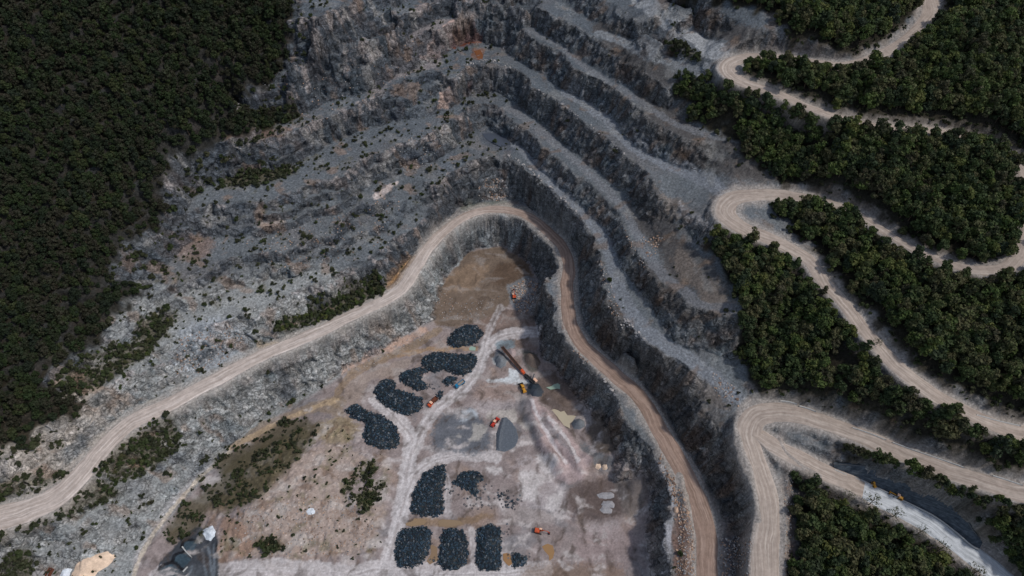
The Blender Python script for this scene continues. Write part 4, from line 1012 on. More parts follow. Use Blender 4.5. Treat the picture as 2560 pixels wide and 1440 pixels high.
def excavator(label, rear, front, boomA, sc=1.0, swing=0.0):
    t = thing('excavator', label, 'excavator', rear, front); t.scale = (sc,) * 3
    for s in (-1, 1):
        tr_ = PB().prism([(-2.0, 0.25), (-1.7, 0.0), (1.7, 0.0), (2.0, 0.25), (2.0, 0.65), (1.7, 0.9), (-1.7, 0.9), (-2.0, 0.65)], 1.15 * s - 0.3, 1.15 * s + 0.3).obj('track', M_DARK, t)
    PB().box((0, 0, 0.65), (1.6, 1.9, 0.5)).obj('undercarriage', M_DARK, t)
    R = Matrix.Rotation(swing, 4, 'Z')
    def put(o): o.matrix_local = R; return o
    put(PB().box((-0.7, 0, 1.7), (2.7, 2.5, 1.2), taper=0.92).box((-0.5, -0.55, 2.4), (1.6, 1.0, 0.3)).obj('engine_cover', M_ORANGE, t))
    put(PB().box((-2.05, 0, 1.55), (0.7, 2.6, 1.1)).obj('counterweight', M_DARK, t))
    put(PB().box((1.15, 0.8, 1.95), (1.5, 0.95, 1.6), taper=0.9).obj('cab', M_GLASS, t))
    put(PB().box((1.12, 0.8, 2.82), (1.5, 0.98, 0.14)).obj('cab_roof', M_PALE, t))
    k = boomA
    put(PB().bar((0.9, -0.15, 1.8), (2.7, -0.15, 4.1), 0.42, 0.6).bar((2.6, -0.15, 4.05), (5.2, -0.15, 3.9 * k), 0.36, 0.5).obj('boom', M_ORANGE, t))
    put(PB().bar((5.1, -0.15, 4.0 * k), (6.1, -0.15, 1.1), 0.3, 0.42).obj('stick', M_RED, t))
    put(PB().prism([(5.8, 1.2), (6.4, 1.25), (6.5, 0.7), (6.2, 0.25), (5.6, 0.1), (5.5, 0.2), (5.95, 0.5), (6.1, 0.9)], -0.75, 0.45).obj('bucket', M_DARK, t))
    put(PB().bar((1.3, -0.35, 1.9), (2.9, -0.35, 3.6), 0.14).bar((2.8, -0.15, 4.4), (4.9, -0.15, 4.35 * k), 0.14).obj('hydraulic_ram', M_STEEL, t))
    return t
excavator('orange excavator standing alone on the open pit floor right of the tyre heaps', (1330, 1325), (1362, 1333), 0.88, 0.98, 0.06)
excavator('orange excavator loading broken rock at the back of the pit', (1287, 757), (1284, 728), 0.8, 0.9, 0.0)

# ----------------------------------------------------------------- conveyor and screen
def ground_pt(u, v, dz=0.0):
    x, y, z = raycast(u, v); return Vector((float(x[0]), float(y[0]), float(gz(x[0], y[0])) + dz))
A = ground_pt(1256, 878); B = ground_pt(1335, 962)
cv_ = bpy.data.objects.new('conveyor', None); COL.objects.link(cv_); cv_.empty_display_size = 1
cv_.location = A; d = B - A; L = math.hypot(d.x, d.y); cv_.rotation_euler = (0, 0, math.atan2(d.y, d.x))
tag(cv_, 'long rusty belt conveyor between the round gravel heaps and the dusty white patch', 'conveyor')
L1 = L * 0.60
zt, zm = 4.8, 1.6
for s in (-1, 1): PB().bar((-0.5, 0.85 * s, zt), (L1, 0.85 * s, zm), 0.22, 0.5).obj('side_rail', M_RUST, cv_)
PB().bar((-0.4, 0, zt + 0.05), (L1, 0, zm + 0.05), 1.4, 0.1).obj('belt', M_BELT, cv_)
for f in (0.15, 0.5): PB().bar((L1 * f, -0.8, zt + (zm - zt) * f), (L1 * f + 0.6, -1.3, -0.4), 0.18).bar((L1 * f, 0.8, zt + (zm - zt) * f), (L1 * f + 0.6, 1.3, -0.4), 0.18).bar((L1 * f + 0.5, -1.2, 0.2), (L1 * f + 0.5, 1.2, 0.2), 0.14).obj('support_leg', M_RUST, cv_)
PB().cyl((-0.5, 0, zt), (0, 1, 0), 0.3, 1.8, 12).obj('head_drum', M_STEEL, cv_)
sc_ = bpy.data.objects.new('screening_plant', None); COL.objects.link(sc_); sc_.empty_display_size = 1
sc_.location = A + d * 0.62; sc_.location.z = float(gz(sc_.location.x, sc_.location.y)); sc_.rotation_euler = cv_.rotation_euler
tag(sc_, 'orange and dark grey screening plant at the lower end of the conveyor', 'machine')
LS = L * 0.38
PB().box((1.2, 0, 1.5), (3.0, 2.0, 1.3), taper=0.85).box((0.2, 0, 2.3), (1.2, 1.6, 0.7)).obj('engine_housing', M_ORANGE, sc_)
PB().box((LS * 0.62, 0, 1.0), (LS * 0.75, 1.6, 0.5)).bar((LS * 0.35, 0, 1.3), (LS * 0.98, 0, 2.4), 1.5, 0.3).obj('chassis', M_DARK, sc_)
for s in (-1, 1): PB().bar((LS * 0.35, 0.85 * s, 1.6), (LS * 0.98, 0.85 * s, 2.7), 0.14, 0.45).obj('side_plate', M_STEEL, sc_)
PB().prism([(LS * 0.86, 2.2), (LS * 1.02, 2.2), (LS * 1.06, 3.2), (LS * 0.82, 3.2)], 0.9, 2.5).obj('hopper', M_PALE, sc_)
PB().bar((LS * 0.75, 1.0, 1.4), (LS * 0.62, 4.0, 3.0), 0.7, 0.25).obj('side_conveyor', M_STEEL, sc_)
for x in (LS * 0.4, LS * 0.8): PB().box((x, 0, 0.4), (1.8, 2.2, 0.8)).obj('crawler', M_DARK, sc_)

# ----------------------------------------------------------------- heaps of gravel and sand
def heap_mat(nm, c, sc=1.2):
    m, nt, b = new_mat(nm); tc = nt.nodes.new('ShaderNodeTexCoord')
    n = noise_node(nt, sc, 6, 0.7, tc.outputs['Object'])
    cr = nt.nodes.new('ShaderNodeValToRGB'); a = lin(c)
    cr.color_ramp.elements[0].position = 0.3; cr.color_ramp.elements[0].color = (*(a * 0.72), 1)
    cr.color_ramp.elements[1].position = 0.7; cr.color_ramp.elements[1].color = (*(a * 1.22), 1)
    nt.links.new(n.outputs['Fac'], cr.inputs[0]); nt.links.new(cr.outputs[0], b.inputs['Base Color'])
    bp = nt.nodes.new('ShaderNodeBump'); bp.inputs['Strength'].default_value = 0.4; bp.inputs['Distance'].default_value = 0.3
    nt.links.new(n.outputs['Fac'], bp.inputs['Height']); nt.links.new(bp.outputs[0], b.inputs['Normal'])
    b.inputs['Specular IOR Level'].default_value = 0.1
    return m

def dist_in(px, py, W):
    d = np.full(px.shape, 1e9); n = len(W)
    for i in range(n):
        x0, y0 = W[i]; x1, y1 = W[(i + 1) % n]; dx, dy = x1 - x0, y1 - y0
        t = np.clip(((px - x0) * dx + (py - y0) * dy) / max(dx * dx + dy * dy, 1e-9), 0, 1)
        d = np.minimum(d, np.hypot(px - x0 - t * dx, py - y0 - t * dy))
    return np.where(in_poly(px, py, W), d, -d)

def heap(name, label, cat, poly, slope_, top, mat, cut=None, cell=0.4, rgh=0.12, mound_only=False):
    W = wpoly(poly, 10); P = np.array(W)
    xs = np.arange(P[:, 0].min() - 1, P[:, 0].max() + 1, cell); ys = np.arange(P[:, 1].min() - 1, P[:, 1].max() + 1, cell)
    XX, YY = np.meshgrid(xs, ys)
    D = dist_in(XX + 0.3 * perlin(XX / 2.2, YY / 2.2), YY + 0.3 * perlin(XX / 2.2 + 9, YY / 2.2), W)
    H = top * np.tanh(np.maximum(D, 0) * slope_ / top)
    if cut:
        p0 = ground_pt(*cut[0]); p1 = ground_pt(*cut[1]); e = Vector((p1.x - p0.x, p1.y - p0.y)).normalized()
        sd = (XX - p0.x) * e.y - (YY - p0.y) * e.x + 0.5 * perlin(XX / 3, YY / 3)
        H = np.minimum(H, np.maximum(sd, 0) * cut[2] + 0.12)
    H += rgh * perlin(XX / 1.3, YY / 1.3) * (H > 0.05) + rgh * 1.6 * perlin(XX / 4 + 30, YY / 4) * (H > 0.2)
    base = gz(XX, YY)
    ZZ = base + np.where(D > 0, H + 0.03, np.maximum(D * 1.2, -0.8))
    ny_, nx_ = XX.shape; ii = np.arange(nx_ * ny_).reshape(ny_, nx_)
    fq = np.stack([ii[:-1, :-1], ii[:-1, 1:], ii[1:, 1:], ii[1:, :-1]], -1); keep = (D > -0.7)
    keep = keep[:-1, :-1] & keep[1:, 1:] & keep[1:, :-1] & keep[:-1, 1:]
    fq = fq[keep]; used = np.unique(fq); rm = np.zeros(nx_ * ny_, int); rm[used] = np.arange(len(used))
    co = np.column_stack([XX.ravel(), YY.ravel(), ZZ.ravel()])[used]
    org = np.array([co[:, 0].mean(), co[:, 1].mean(), co[:, 2].min()])
    o = mesh_np(name, co - org, rm[fq], mat, None, True); o.location = org
    return tag(o, label, cat)

M_GDARK = heap_mat('dark gravel', (96, 102, 110)); M_GPINK = heap_mat('pinkish gravel', (170, 154, 152)); M_SAND = heap_mat('pale sand', (222, 196, 172), 0.5)
M_WHITE = heap_mat('white grit', (216, 222, 228), 0.8); M_GMID = heap_mat('grey gravel', (120, 124, 128)); M_BROWN = heap_mat('brown spoil', (110, 98, 90))
heap('gravel_pile', 'tall dark gravel stockpile with its left face dug away by the red loader', 'gravel pile', [(1254,1044),(1266,1043),(1282,1058),(1292,1075),(1296,1096),(1290,1114),(1278,1122),(1262,1130),(1240,1126),(1240,1085)], 0.75, 6.0, M_GDARK, ((1262,1048),(1250,1124),1.5))
heap('gravel_pile', 'small round grey gravel pile left of the conveyor head', 'gravel pile', [(1238,900),(1245,892),(1258,892),(1266,902),(1264,916),(1252,922),(1240,916)], 0.75, 3.0, M_GMID)
heap('gravel_pile', 'round pinkish grey gravel pile right of the conveyor head', 'gravel pile', [(1268,880),(1276,870),(1288,873),(1291,885),(1284,894),(1273,893)], 0.75, 2.6, M_GPINK)
heap('gravel_pile', 'brown-grey gravel pile between the conveyor and the pit wall', 'gravel pile', [(1312,890),(1325,883),(1342,890),(1352,908),(1342,922),(1326,918),(1312,906)], 0.7, 3.2, M_BROWN)
heap('gravel_pile', 'nearly black gravel pile in front of the yellow loader', 'gravel pile', [(1318,972),(1326,961),(1345,960),(1352,968),(1340,978),(1326,978)], 0.7, 2.2, heap_mat('black gravel', (52, 60, 68)))
heap('gravel_pile', 'dark round gravel pile just below the black one', 'gravel pile', [(1324,984),(1334,979),(1350,980),(1356,990),(1346,997),(1330,995)], 0.7, 2.0, heap_mat('slate gravel', (70, 76, 84)))
heap('gravel_pile', 'grey cone of gravel beside the cream pond', 'gravel pile', [(1428,1062),(1434,1052),(1448,1050),(1460,1056),(1462,1068),(1450,1076),(1434,1074)], 0.8, 4.0, M_GMID)
heap('sand_pile', 'long smooth cream sand pile at the lower left edge', 'sand pile', [(170,1470),(180,1436),(190,1412),(205,1398),(240,1386),(265,1378),(284,1380),(291,1393),(272,1414),(246,1429),(232,1445),(225,1470)], 0.6, 3.4, M_SAND, None, 0.5, 0.05)
heap('grit_pile', 'crumbly bluish white grit pile next to the cream sand', 'grit pile', [(150,1436),(156,1426),(168,1419),(178,1424),(176,1436),(166,1450),(152,1450)], 0.8, 2.0, M_WHITE, None, 0.4, 0.35)
heap('grit_pile', 'bright white grit pile on the dark ground above the black basins', 'grit pile', [(506,1331),(513,1324),(524,1320),(533,1315),(541,1330),(539,1343),(528,1355),(516,1350)], 0.4, 1.6, M_WHITE, None, 0.4, 0.08)
heap('grit_pile', 'small round white grit pile on the scrubby mound', 'grit pile', [(766,1280),(772,1273),(784,1272),(791,1279),(786,1288),(772,1289)], 0.5, 1.6, M_WHITE, None, 0.4, 0.05)
for lab, poly in [('pale yellow sand pile, left of a pair against the grey slope', [(1487,1172),(1491,1162),(1500,1160),(1504,1168),(1498,1175)]),
                  ('pale yellow sand pile, right of a pair against the grey slope', [(1503,1174),(1507,1162),(1516,1161),(1520,1170),(1513,1177)])]:
    heap('sand_pile', lab, 'sand pile', poly, 0.8, 1.8, M_SAND, None, 0.4, 0.05)
for lab, poly in [('long pale grey gravel pile, topmost of three on the dark ground', [(1492,1236),(1505,1231),(1528,1230),(1537,1236),(1535,1244),(1515,1248),(1498,1246)]),
                  ('pale grey ribbed gravel pile, middle of three on the dark ground', [(1503,1262),(1508,1252),(1530,1252),(1537,1262),(1534,1270),(1512,1270)]),
                  ('pale grey gravel pile, lowest of three on the dark ground', [(1498,1276),(1506,1266),(1522,1268),(1531,1274),(1529,1284),(1508,1284)])]:
    heap('gravel_pile', lab, 'gravel pile', poly, 0.6, 1.8, heap_mat('pale gravel', (160, 158, 160)), None, 0.4, 0.1)

# ----------------------------------------------------------------- still water
def water_mat(nm, c, rough=0.25):
    m = plain(nm, c, rough, 0, 0.3, 0.5, 0.15, tuple(int(k * 0.88) for k in c)); return m
def pond(label, poly, c, lift=0.08):
    W = wpoly(poly, 8); P = np.array(W)
    zc = float(np.percentile(gz(P[:, 0], P[:, 1]), 60)) + lift
    bm = bmesh.new(); vs = []
    for k, (x, y) in enumerate(W): vs.append(bm.verts.new((x + 0.35 * float(perlin(np.array(x / 1.7), np.array(y / 1.7))), y + 0.35 * float(perlin(np.array(x / 1.7 + 7), np.array(y / 1.7))), zc)))
    f = bm.faces.new(vs); bmesh.ops.recalc_face_normals(bm, faces=[f])
    if f.normal.z < 0: f.normal_flip()
    bmesh.ops.triangulate(bm, faces=[f])
    me = bpy.data.meshes.new('pond'); bm.to_mesh(me); bm.free(); me.materials.append(water_mat('muddy water', c))
    o = bpy.data.objects.new('pond', me); COL.objects.link(o)
    return tag(o, label, 'pond', None, 'structure')
pond('milky green pond among the brown spoil', [(1365,970),(1378,966),(1392,955),(1398,962),(1412,962),(1406,974),(1394,972),(1376,975)], (150, 170, 152))
pond('cream muddy pond beside the pink gravel ridges', [(1370,1032),(1385,1025),(1402,1032),(1410,1030),(1418,1040),(1440,1042),(1432,1055),(1424,1062),(1425,1074),(1412,1068),(1396,1058),(1382,1045)], (184, 172, 148))
pond('ochre puddle between upper and lower tyre heaps', [(1014,1302),(1030,1295),(1060,1297),(1068,1304),(1060,1312),(1030,1316),(1014,1314)], (146, 122, 94))
pond('ochre puddle above the middle tyre heap', [(1094,1302),(1110,1298),(1150,1302),(1158,1310),(1130,1318),(1098,1316)], (142, 120, 94))
pond('ochre crescent puddle right of the lone excavator', [(1355,1366),(1370,1359),(1382,1364),(1386,1380),(1382,1395),(1374,1402),(1372,1390),(1362,1378)], (152, 118, 78))
pond('brown puddle between the two lower right tyre heaps', [(1258,1384),(1275,1384),(1280,1410),(1272,1415),(1258,1402)], (150, 114, 76))
pond('brown puddle between the lower left tyre heaps', [(1076,1362),(1092,1366),(1095,1400),(1075,1412),(1066,1402),(1078,1386)], (138, 114, 88))
pond('pale green puddle beside the topmost tyre heap', [(1170,868),(1180,866),(1190,870),(1188,878),(1174,876)], (150, 172, 156))
pond('dark shallow pool on the second bench floor', [(1205,335),(1240,332),(1270,345),(1278,362),(1250,368),(1220,352)], (70, 76, 86))
pond('rust-stained pool on the upper bench floor', [(1185,128),(1200,124),(1208,138),(1206,150),(1194,150),(1190,138)], (122, 78, 50))

# ----------------------------------------------------------------- retaining wall, kerbs, blocks
def strip_wall(name, label, cat, P0, P1, thick, mat, cap=None):
    """a wall whose foot follows P0 and whose top follows P1"""
    n = len(P0); P0 = np.array(P0); P1 = np.array(P1)
    K = 9; co = []
    for i in range(n):
        t = P0[min(i + 1, n - 1)] - P0[max(i - 1, 0)]; nn = np.array([-t[1], t[0], 0]); nn /= np.linalg.norm(nn) + 1e-9
        row = []
        for k in range(K):
            f = k / (K - 1); row.append(P0[i] * (1 - f) + P1[i] * f - nn * 0 + np.array([0, 0, 0.0]))
        row.append(P1[i] + nn * thick); row.append(P0[i] + nn * thick + np.array([0, 0, -1.0])); row.append(P0[i] + np.array([0, 0, -1.0]))
        co.append(row)
    m = K + 3; co = np.array(co); ii = np.arange(n * m).reshape(n, m); jj = np.roll(ii, -1, axis=1)
    fq = np.stack([ii[:-1], ii[1:], jj[1:], jj[:-1]], -1).reshape(-1, 4)
    org = co.reshape(-1, 3).mean(axis=0); org[2] = co[..., 2].min()
    o = bpy.data.objects.new(name, None); COL.objects.link(o); o.location = org; o.empty_display_size = 1
    mesh_np('wall_face', co.reshape(-1, 3) - org, fq, mat, None, False, o)
    return tag(o, label, cat), org
foot = [(2086,1172),(2120,1187),(2153,1199),(2190,1216),(2222,1231),(2262,1251),(2315,1277),(2349,1297),(2393,1331),(2427,1360),(2449,1372)]
topp = [(2084,1160),(2122,1162),(2167,1165),(2204,1173),(2233,1183),(2280,1202),(2327,1227),(2363,1246),(2405,1280),(2432,1325),(2458,1353)]
zf = [49.6,48.6,47.8,46.8,46.1,44.9,43.4,42.4,41.0,39.8,39.2]
zt_ = [52.0,53.5,54.6,55.2,55.6,55.6,55.0,54.0,50.6,45.6,40.6]
F3 = [tuple(float(q) for q in unp(u, v, z)) for (u, v), z in zip(foot, zf)]; T3 = [tuple(float(q) for q in unp(u, v, z)) for (u, v), z in zip(topp, zt_)]
F3 = catmull(F3, 1.2); k_ = np.linspace(0, 1, len(F3)); T3c = catmull(T3, 1.0); T3 = np.column_stack([np.interp(k_, np.linspace(0, 1, len(T3c)), T3c[:, j]) for j in range(3)])
def netting():
    m, nt, b = new_mat('dark sprayed concrete with netting'); tc = nt.nodes.new('ShaderNodeTexCoord')
    n = noise_node(nt, 0.5, 6, 0.7, tc.outputs['Object']); mp = nt.nodes.new('ShaderNodeMapping'); mp.inputs['Scale'].default_value = (0.25, 0.25, 1.6); mp.inputs['Rotation'].default_value = (0, 0, 0.5)
    nt.links.new(tc.outputs['Object'], mp.inputs[0]); n2_ = noise_node(nt, 1.0, 3, 0.5, mp.outputs[0])
    mm = nt.nodes.new('ShaderNodeMath'); mm.operation = 'MULTIPLY'; nt.links.new(n.outputs['Fac'], mm.inputs[0]); nt.links.new(n2_.outputs['Fac'], mm.inputs[1])
    cr = nt.nodes.new('ShaderNodeValToRGB'); cr.color_ramp.elements[0].position = 0.12; cr.color_ramp.elements[0].color = (*lin((40, 48, 56)), 1); cr.color_ramp.elements[1].position = 0.40; cr.color_ramp.elements[1].color = (*lin((92, 100, 108)), 1)
    nt.links.new(mm.outputs[0], cr.inputs[0]); nt.links.new(cr.outputs[0], b.inputs['Base Color'])
    bp = nt.nodes.new('ShaderNodeBump'); bp.inputs['Strength'].default_value = 0.5; nt.links.new(n.outputs['Fac'], bp.inputs['Height']); nt.links.new(bp.outputs[0], b.inputs['Normal'])
    return m
rw, org = strip_wall('retaining_wall', 'dark grey sprayed-concrete retaining wall above the white road', 'wall', F3, T3, 1.2, netting())
def beam(P, w, h):
    P = np.array(P); n = len(P); co = []
    for i in range(n):
        t = P[min(i + 1, n - 1)] - P[max(i - 1, 0)]; nn = np.array([-t[1], t[0], 0]); nn /= np.linalg.norm(nn) + 1e-9
        for a, c in ((-w / 2, -0.4), (w / 2, -0.4), (w / 2, h), (-w / 2, h)): co.append(P[i] + nn * a + np.array([0, 0, c]))
    co = np.array(co); ii = np.arange(n * 4).reshape(n, 4); jj = np.roll(ii, -1, axis=1)
    fq = np.stack([ii[:-1], ii[1:], jj[1:], jj[:-1]], -1).reshape(-1, 4)
    fq = np.concatenate([fq, ii[:1, ::-1], ii[-1:]]); return co, fq
c_, f_ = beam(F3 + np.array([-0.35, -0.5, 0.1]), 0.5, 0.55); mesh_np('footing_kerb', c_ - org, f_, M_CONC, None, False, rw)
c_, f_ = beam(T3, 0.35, 0.25); mesh_np('top_coping', c_ - org, f_, M_STEEL, None, False, rw)

def kerb(label, pts, z0, z1, w=0.45, h=0.7, group=None, name='kerb_wall'):
    W = []
    for k, (u, v) in enumerate(pts):
        x, y, z = raycast(u, v); W.append((float(x[0]), float(y[0]), float(gz(x[0], y[0]))))
    W = catmull(W, 1.5); W[:, 2] = blur1(np.array([float(gz(a, b)) for a, b in W[:, :2]]))
    c, f = beam(W, w, h); org = c.mean(axis=0); org[2] = c[:, 2].min()
    o = mesh_np(name, c - org, f, M_CONC, None, False); o.location = org
    return tag(o, label, 'kerb', group)
def blur1(a):
    p = np.pad(a, 3, mode='edge'); return np.convolve(p, np.ones(7) / 7, 'valid')
for lab, pts in [('short white kerb wall at the back of the lowest hairpin', [(1950,1003),(1972,1005),(1992,1011)]),
                 ('white kerb wall just right of the lowest hairpin, under the trees', [(1998,1016),(2020,1022),(2040,1030)]),
                 ('long white kerb wall on the upper verge above the retaining wall', [(2230,1107),(2280,1125),(2330,1142),(2395,1164),(2410,1170)]),
                 ('white kerb wall on the upper verge at the middle of the lower switchback', [(2130,1070),(2170,1083),(2215,1101)]),
                 ('white kerb wall at the right end of the lower switchback', [(2480,1190),(2520,1202),(2556,1214)]),
                 ('low grey kerb on the lower verge of the switchback at the right edge', [(2440,1038),(2490,1052),(2550,1066)])]:
    kerb(lab, pts, 0, 0)
for lab, pts in [('thin pale divider wall between the two upper black basins', [(456,1367),(466,1380),(473,1387),(480,1394)]),
                 ('pale slab lying across the lowest black basin', [(458,1430),(464,1423),(470,1417)])]:
    kerb(lab, pts, 0, 0, 0.6, 0.7, None, 'divider_wall')
# rusty skip at the lower left
t = thing('rusty_skip', 'open rusty red skip beside the white boulders at the lower left', 'skip', (120, 1442), (130, 1424))
PB().box((0, 0, 0.1), (5.2, 2.3, 0.2)).obj('floor', M_RUST, t)
for s in (-1, 1): PB().box((0, 1.15 * s, 0.8), (5.2, 0.14, 1.4)).obj('side_panel', M_RUST, t)
for s in (-1, 1): PB().box((2.55 * s, 0, 0.8), (0.14, 2.16, 1.4)).obj('end_panel', M_RUST, t)

# ----------------------------------------------------------------- boulders and rubble
def rock_mesh(seed):
    rs = np.random.default_rng(seed); bm = bmesh.new()
    bmesh.ops.create_icosphere(bm, subdivisions=2, radius=0.5)
    pl = rs.normal(size=(9, 3)); pl /= np.linalg.norm(pl, axis=1)[:, None]; dd = rs.uniform(0.26, 0.42, 9)
    for v in bm.verts:
        p = np.array(v.co)
        for n_, d_ in zip(pl, dd):
            e = p @ n_ - d_
            if e > 0: p = p - n_ * e
        v.co = p * np.array([1.15, 0.95, 0.85])
    me = bpy.data.meshes.new('boulder'); bm.to_mesh(me); bm.free(); return me
def rock_mat(nm, cols):
    m = leaf_mat(nm, [tuple(lin(c)) for c in cols], 1.5) if False else None
    m, nt, b = new_mat(nm); oi = nt.nodes.new('ShaderNodeObjectInfo'); tc = nt.nodes.new('ShaderNodeTexCoord')
    n = noise_node(nt, 3.0, 4, 0.6, tc.outputs['Object'])
    ad = nt.nodes.new('ShaderNodeMath'); ad.operation = 'MULTIPLY_ADD'; ad.inputs[1].default_value = 0.35
    nt.links.new(n.outputs['Fac'], ad.inputs[0])
    sb = nt.nodes.new('ShaderNodeMath'); sb.operation = 'MULTIPLY'; sb.inputs[1].default_value = 0.75; nt.links.new(oi.outputs['Random'], sb.inputs[0]); nt.links.new(sb.outputs[0], ad.inputs[2])
    cr = nt.nodes.new('ShaderNodeValToRGB'); cr.color_ramp.elements[0].color = (*lin(cols[0]), 1); cr.color_ramp.elements[1].color = (*lin(cols[-1]), 1)
    for i, c in enumerate(cols[1:-1]): e = cr.color_ramp.elements.new((i + 1) / (len(cols) - 1)); e.color = (*lin(c), 1)
    nt.links.new(ad.outputs[0], cr.inputs[0]); nt.links.new(cr.outputs[0], b.inputs['Base Color']); return m
M_ROCKG = rock_mat('grey boulder', [(92, 94, 98), (128, 128, 130), (158, 154, 152), (190, 182, 176)])
M_ROCKB = rock_mat('brown boulder', [(84, 70, 64), (118, 98, 86), (160, 132, 112), (206, 176, 152)])
ROCKS = [rock_mesh(700 + i) for i in range(7)]
ROCKG = []; ROCKB = []
for me in ROCKS:
    a = me.copy(); a.materials.append(M_ROCKG); ROCKG.append(a); a = me.copy(); a.materials.append(M_ROCKB); ROCKB.append(a)
rsr = np.random.default_rng(77)
BOUL = []      # (u, v, size, kind, label, group)
def along(pts, n, spread, s0, s1, kind, lab, grp):
    P = catmull(np.array(pts, float), 4)
    for _ in range(n):
        p = P[rsr.integers(0, len(P))]; BOUL.append((p[0] + rsr.normal() * spread, p[1] + rsr.normal() * spread * 0.6, rsr.uniform(s0, s1) * (1.6 if rsr.uniform() < 0.08 else 1), kind, lab, grp))
along([(1268,388),(1300,405),(1337,437),(1377,467),(1418,508),(1440,530)], 46, 2.5, 0.9, 1.9, 0, 'pale block in the boulder row along the lip of the first bench', 'boulders along the first bench lip')
along([(1165,165),(1195,154),(1225,152),(1258,160),(1275,168)], 30, 3, 0.8, 1.7, 0, 'pale block in the boulder row edging the upper bench pool', 'boulders edging the upper bench')
along([(1350,228),(1400,258),(1460,303),(1530,362),(1590,412)], 26, 3, 0.7, 1.5, 0, 'pale block on the lip of the third bench', 'boulders on the third bench lip')
along([(1560,800),(1578,815),(1592,832),(1600,845)], 26, 7, 0.9, 2.0, 0, 'pale block in the rockfall beside the bench track', 'boulders beside the bench track')
along([(1495,935),(1510,948),(1526,972),(1548,1000)], 14, 2, 1.2, 2.2, 0, 'squared pale block in the row on the outer verge of the haul road', 'blocks on the haul road verge')
along([(1648,1140),(1668,1180),(1695,1240),(1705,1300),(1700,1360),(1702,1430)], 78, 9, 0.7, 1.6, 1, 'brown block in the rubble strip left of the haul road', 'boulders in the brown rubble strip')
along([(1800,1370),(1840,1360),(1870,1400),(1850,1430),(1820,1410)], 26, 12, 0.7, 1.5, 0, 'block in the rough ground between the two lower roads', 'boulders between the lower roads')
along([(1620,600),(1650,590),(1630,615)], 14, 8, 0.8, 1.5, 1, 'tan block at the foot of the dark cliff below the middle hairpin', 'boulders under the dark cliff')
along([(1255,118),(1265,124)], 8, 4, 0.8, 1.4, 0, 'pale block in the little rockfall at the back of the upper bench', 'boulders at the back of the upper bench')
along([(1840,1010),(1832,1000),(1850,1080)], 6, 6, 0.8, 1.3, 1, 'brown block on the verge of the lowest hairpin', 'boulders by the lowest hairpin')
for q, (u, v, s, lab) in enumerate([(88, 1437, 3.0, 'white boulder, leftmost of three near the rusty skip'), (95, 1431, 3.0, 'white boulder, middle of three near the rusty skip'), (105, 1435, 3.2, 'white boulder, rightmost of three near the rusty skip'),
                     (1689, 1276, 3.4, 'large tan boulder on the lip above the pit, left of the rubble strip'), (452, 886, 2.6, 'pale boulder at the top of the grey scree above the haul road')]):
    BOUL.append((u, v, s, 0 if q != 3 else 1, lab, None))
for (u, v, s, kind, lab, grp) in BOUL[:298]:
    x, y, z = raycast(u, v)
    if bil(RD, x, y)[0] < 0.3: continue
    me = (ROCKB if kind else ROCKG)[rsr.integers(0, 7)]
    o = bpy.data.objects.new('boulder', me); COL.objects.link(o)
    o.location = (x[0], y[0], float(gz(x[0], y[0])) + 0.18 * s); o.rotation_euler = (rsr.uniform(-.4, .4), rsr.uniform(-.4, .4), rsr.uniform(0, 6.28)); o.scale = (s, s * rsr.uniform(.8, 1.1), s * rsr.uniform(.7, 1))
    tag(o, lab, 'boulder', grp)
# rubble nobody could count
RUB = [([(1200,500),(1195,470),(1215,445),(1245,440),(1268,462),(1272,490),(1255,502)], 420, 0.7, 1.6), ([(1275,720),(1320,695),(1345,705),(1340,760),(1305,790),(1285,760)], 520, 0.6, 1.5),
       ([(1645,1150),(1690,1200),(1712,1260),(1735,1330),(1738,1440),(1690,1440),(1698,1300)], 500, 0.4, 1.0), ([(1800,1345),(1880,1340),(1880,1440),(1800,1440)], 380, 0.4, 1.0),
       ([(450,850),(560,800),(620,840),(560,905),(470,945),(430,930)], 420, 0.5, 1.3), ([(1600,600),(1660,590),(1640,640),(1610,640)], 60, 0.5, 1.2), ([(1420,870),(1440,882),(1460,912),(1470,905),(1445,880)], 50, 0.5, 1.1),
       ([(1960,1190),(1985,1190),(1980,1440),(1960,1440)], 150, 0.4, 0.9), ([(560,1290),(680,1250),(880,1240),(940,1320),(900,1390),(620,1395)], 600, 0.35, 0.9), ([(1085,700),(1150,760),(1250,740),(1200,800),(1100,800)], 160, 0.4, 0.9),
       ([(1780,930),(1840,970),(1830,1000),(1790,990)], 90, 0.4, 1.0), ([(1500,640),(1530,720),(1560,800),(1530,800),(1505,700)], 90, 0.4, 1.0), ([(1550,560),(1580,600),(1620,680),(1590,660)], 60, 0.4, 1.0), ([(640,200),(800,190),(1000,120),(1060,60),(1000,250),(800,350)], 300, 0.4, 1.1), ([(600,600),(900,520),(1000,480),(1000,600),(700,690)], 350, 0.4, 1.1), ([(1000,360),(1100,300),(1120,400),(1000,440)], 140, 0.4, 1.1), ([(900,930),(1060,850),(1075,825),(1020,850),(880,920)], 120, 0.3, 0.8)]
rp = []; rsz = []
for poly, n, s0, s1 in RUB:
    P = np.array(poly, float); lo = P.min(axis=0); hi = P.max(axis=0); got = 0
    while got < n:
        U = rsr.uniform(lo, hi, (n * 3, 2)); m = in_poly(U[:, 0], U[:, 1], poly); U = U[m][:n - got]
        if len(U) == 0: break
        x, y, z = raycast(U[:, 0], U[:, 1]); k = bil(RD, x, y) > 0.4
        rp.append(np.column_stack([x, y, gz(x, y) + 0.1])[k]); rsz.append(rsr.uniform(s0, s1, k.sum())); got += len(U)
rp = np.concatenate(rp); rsz = np.concatenate(rsz)

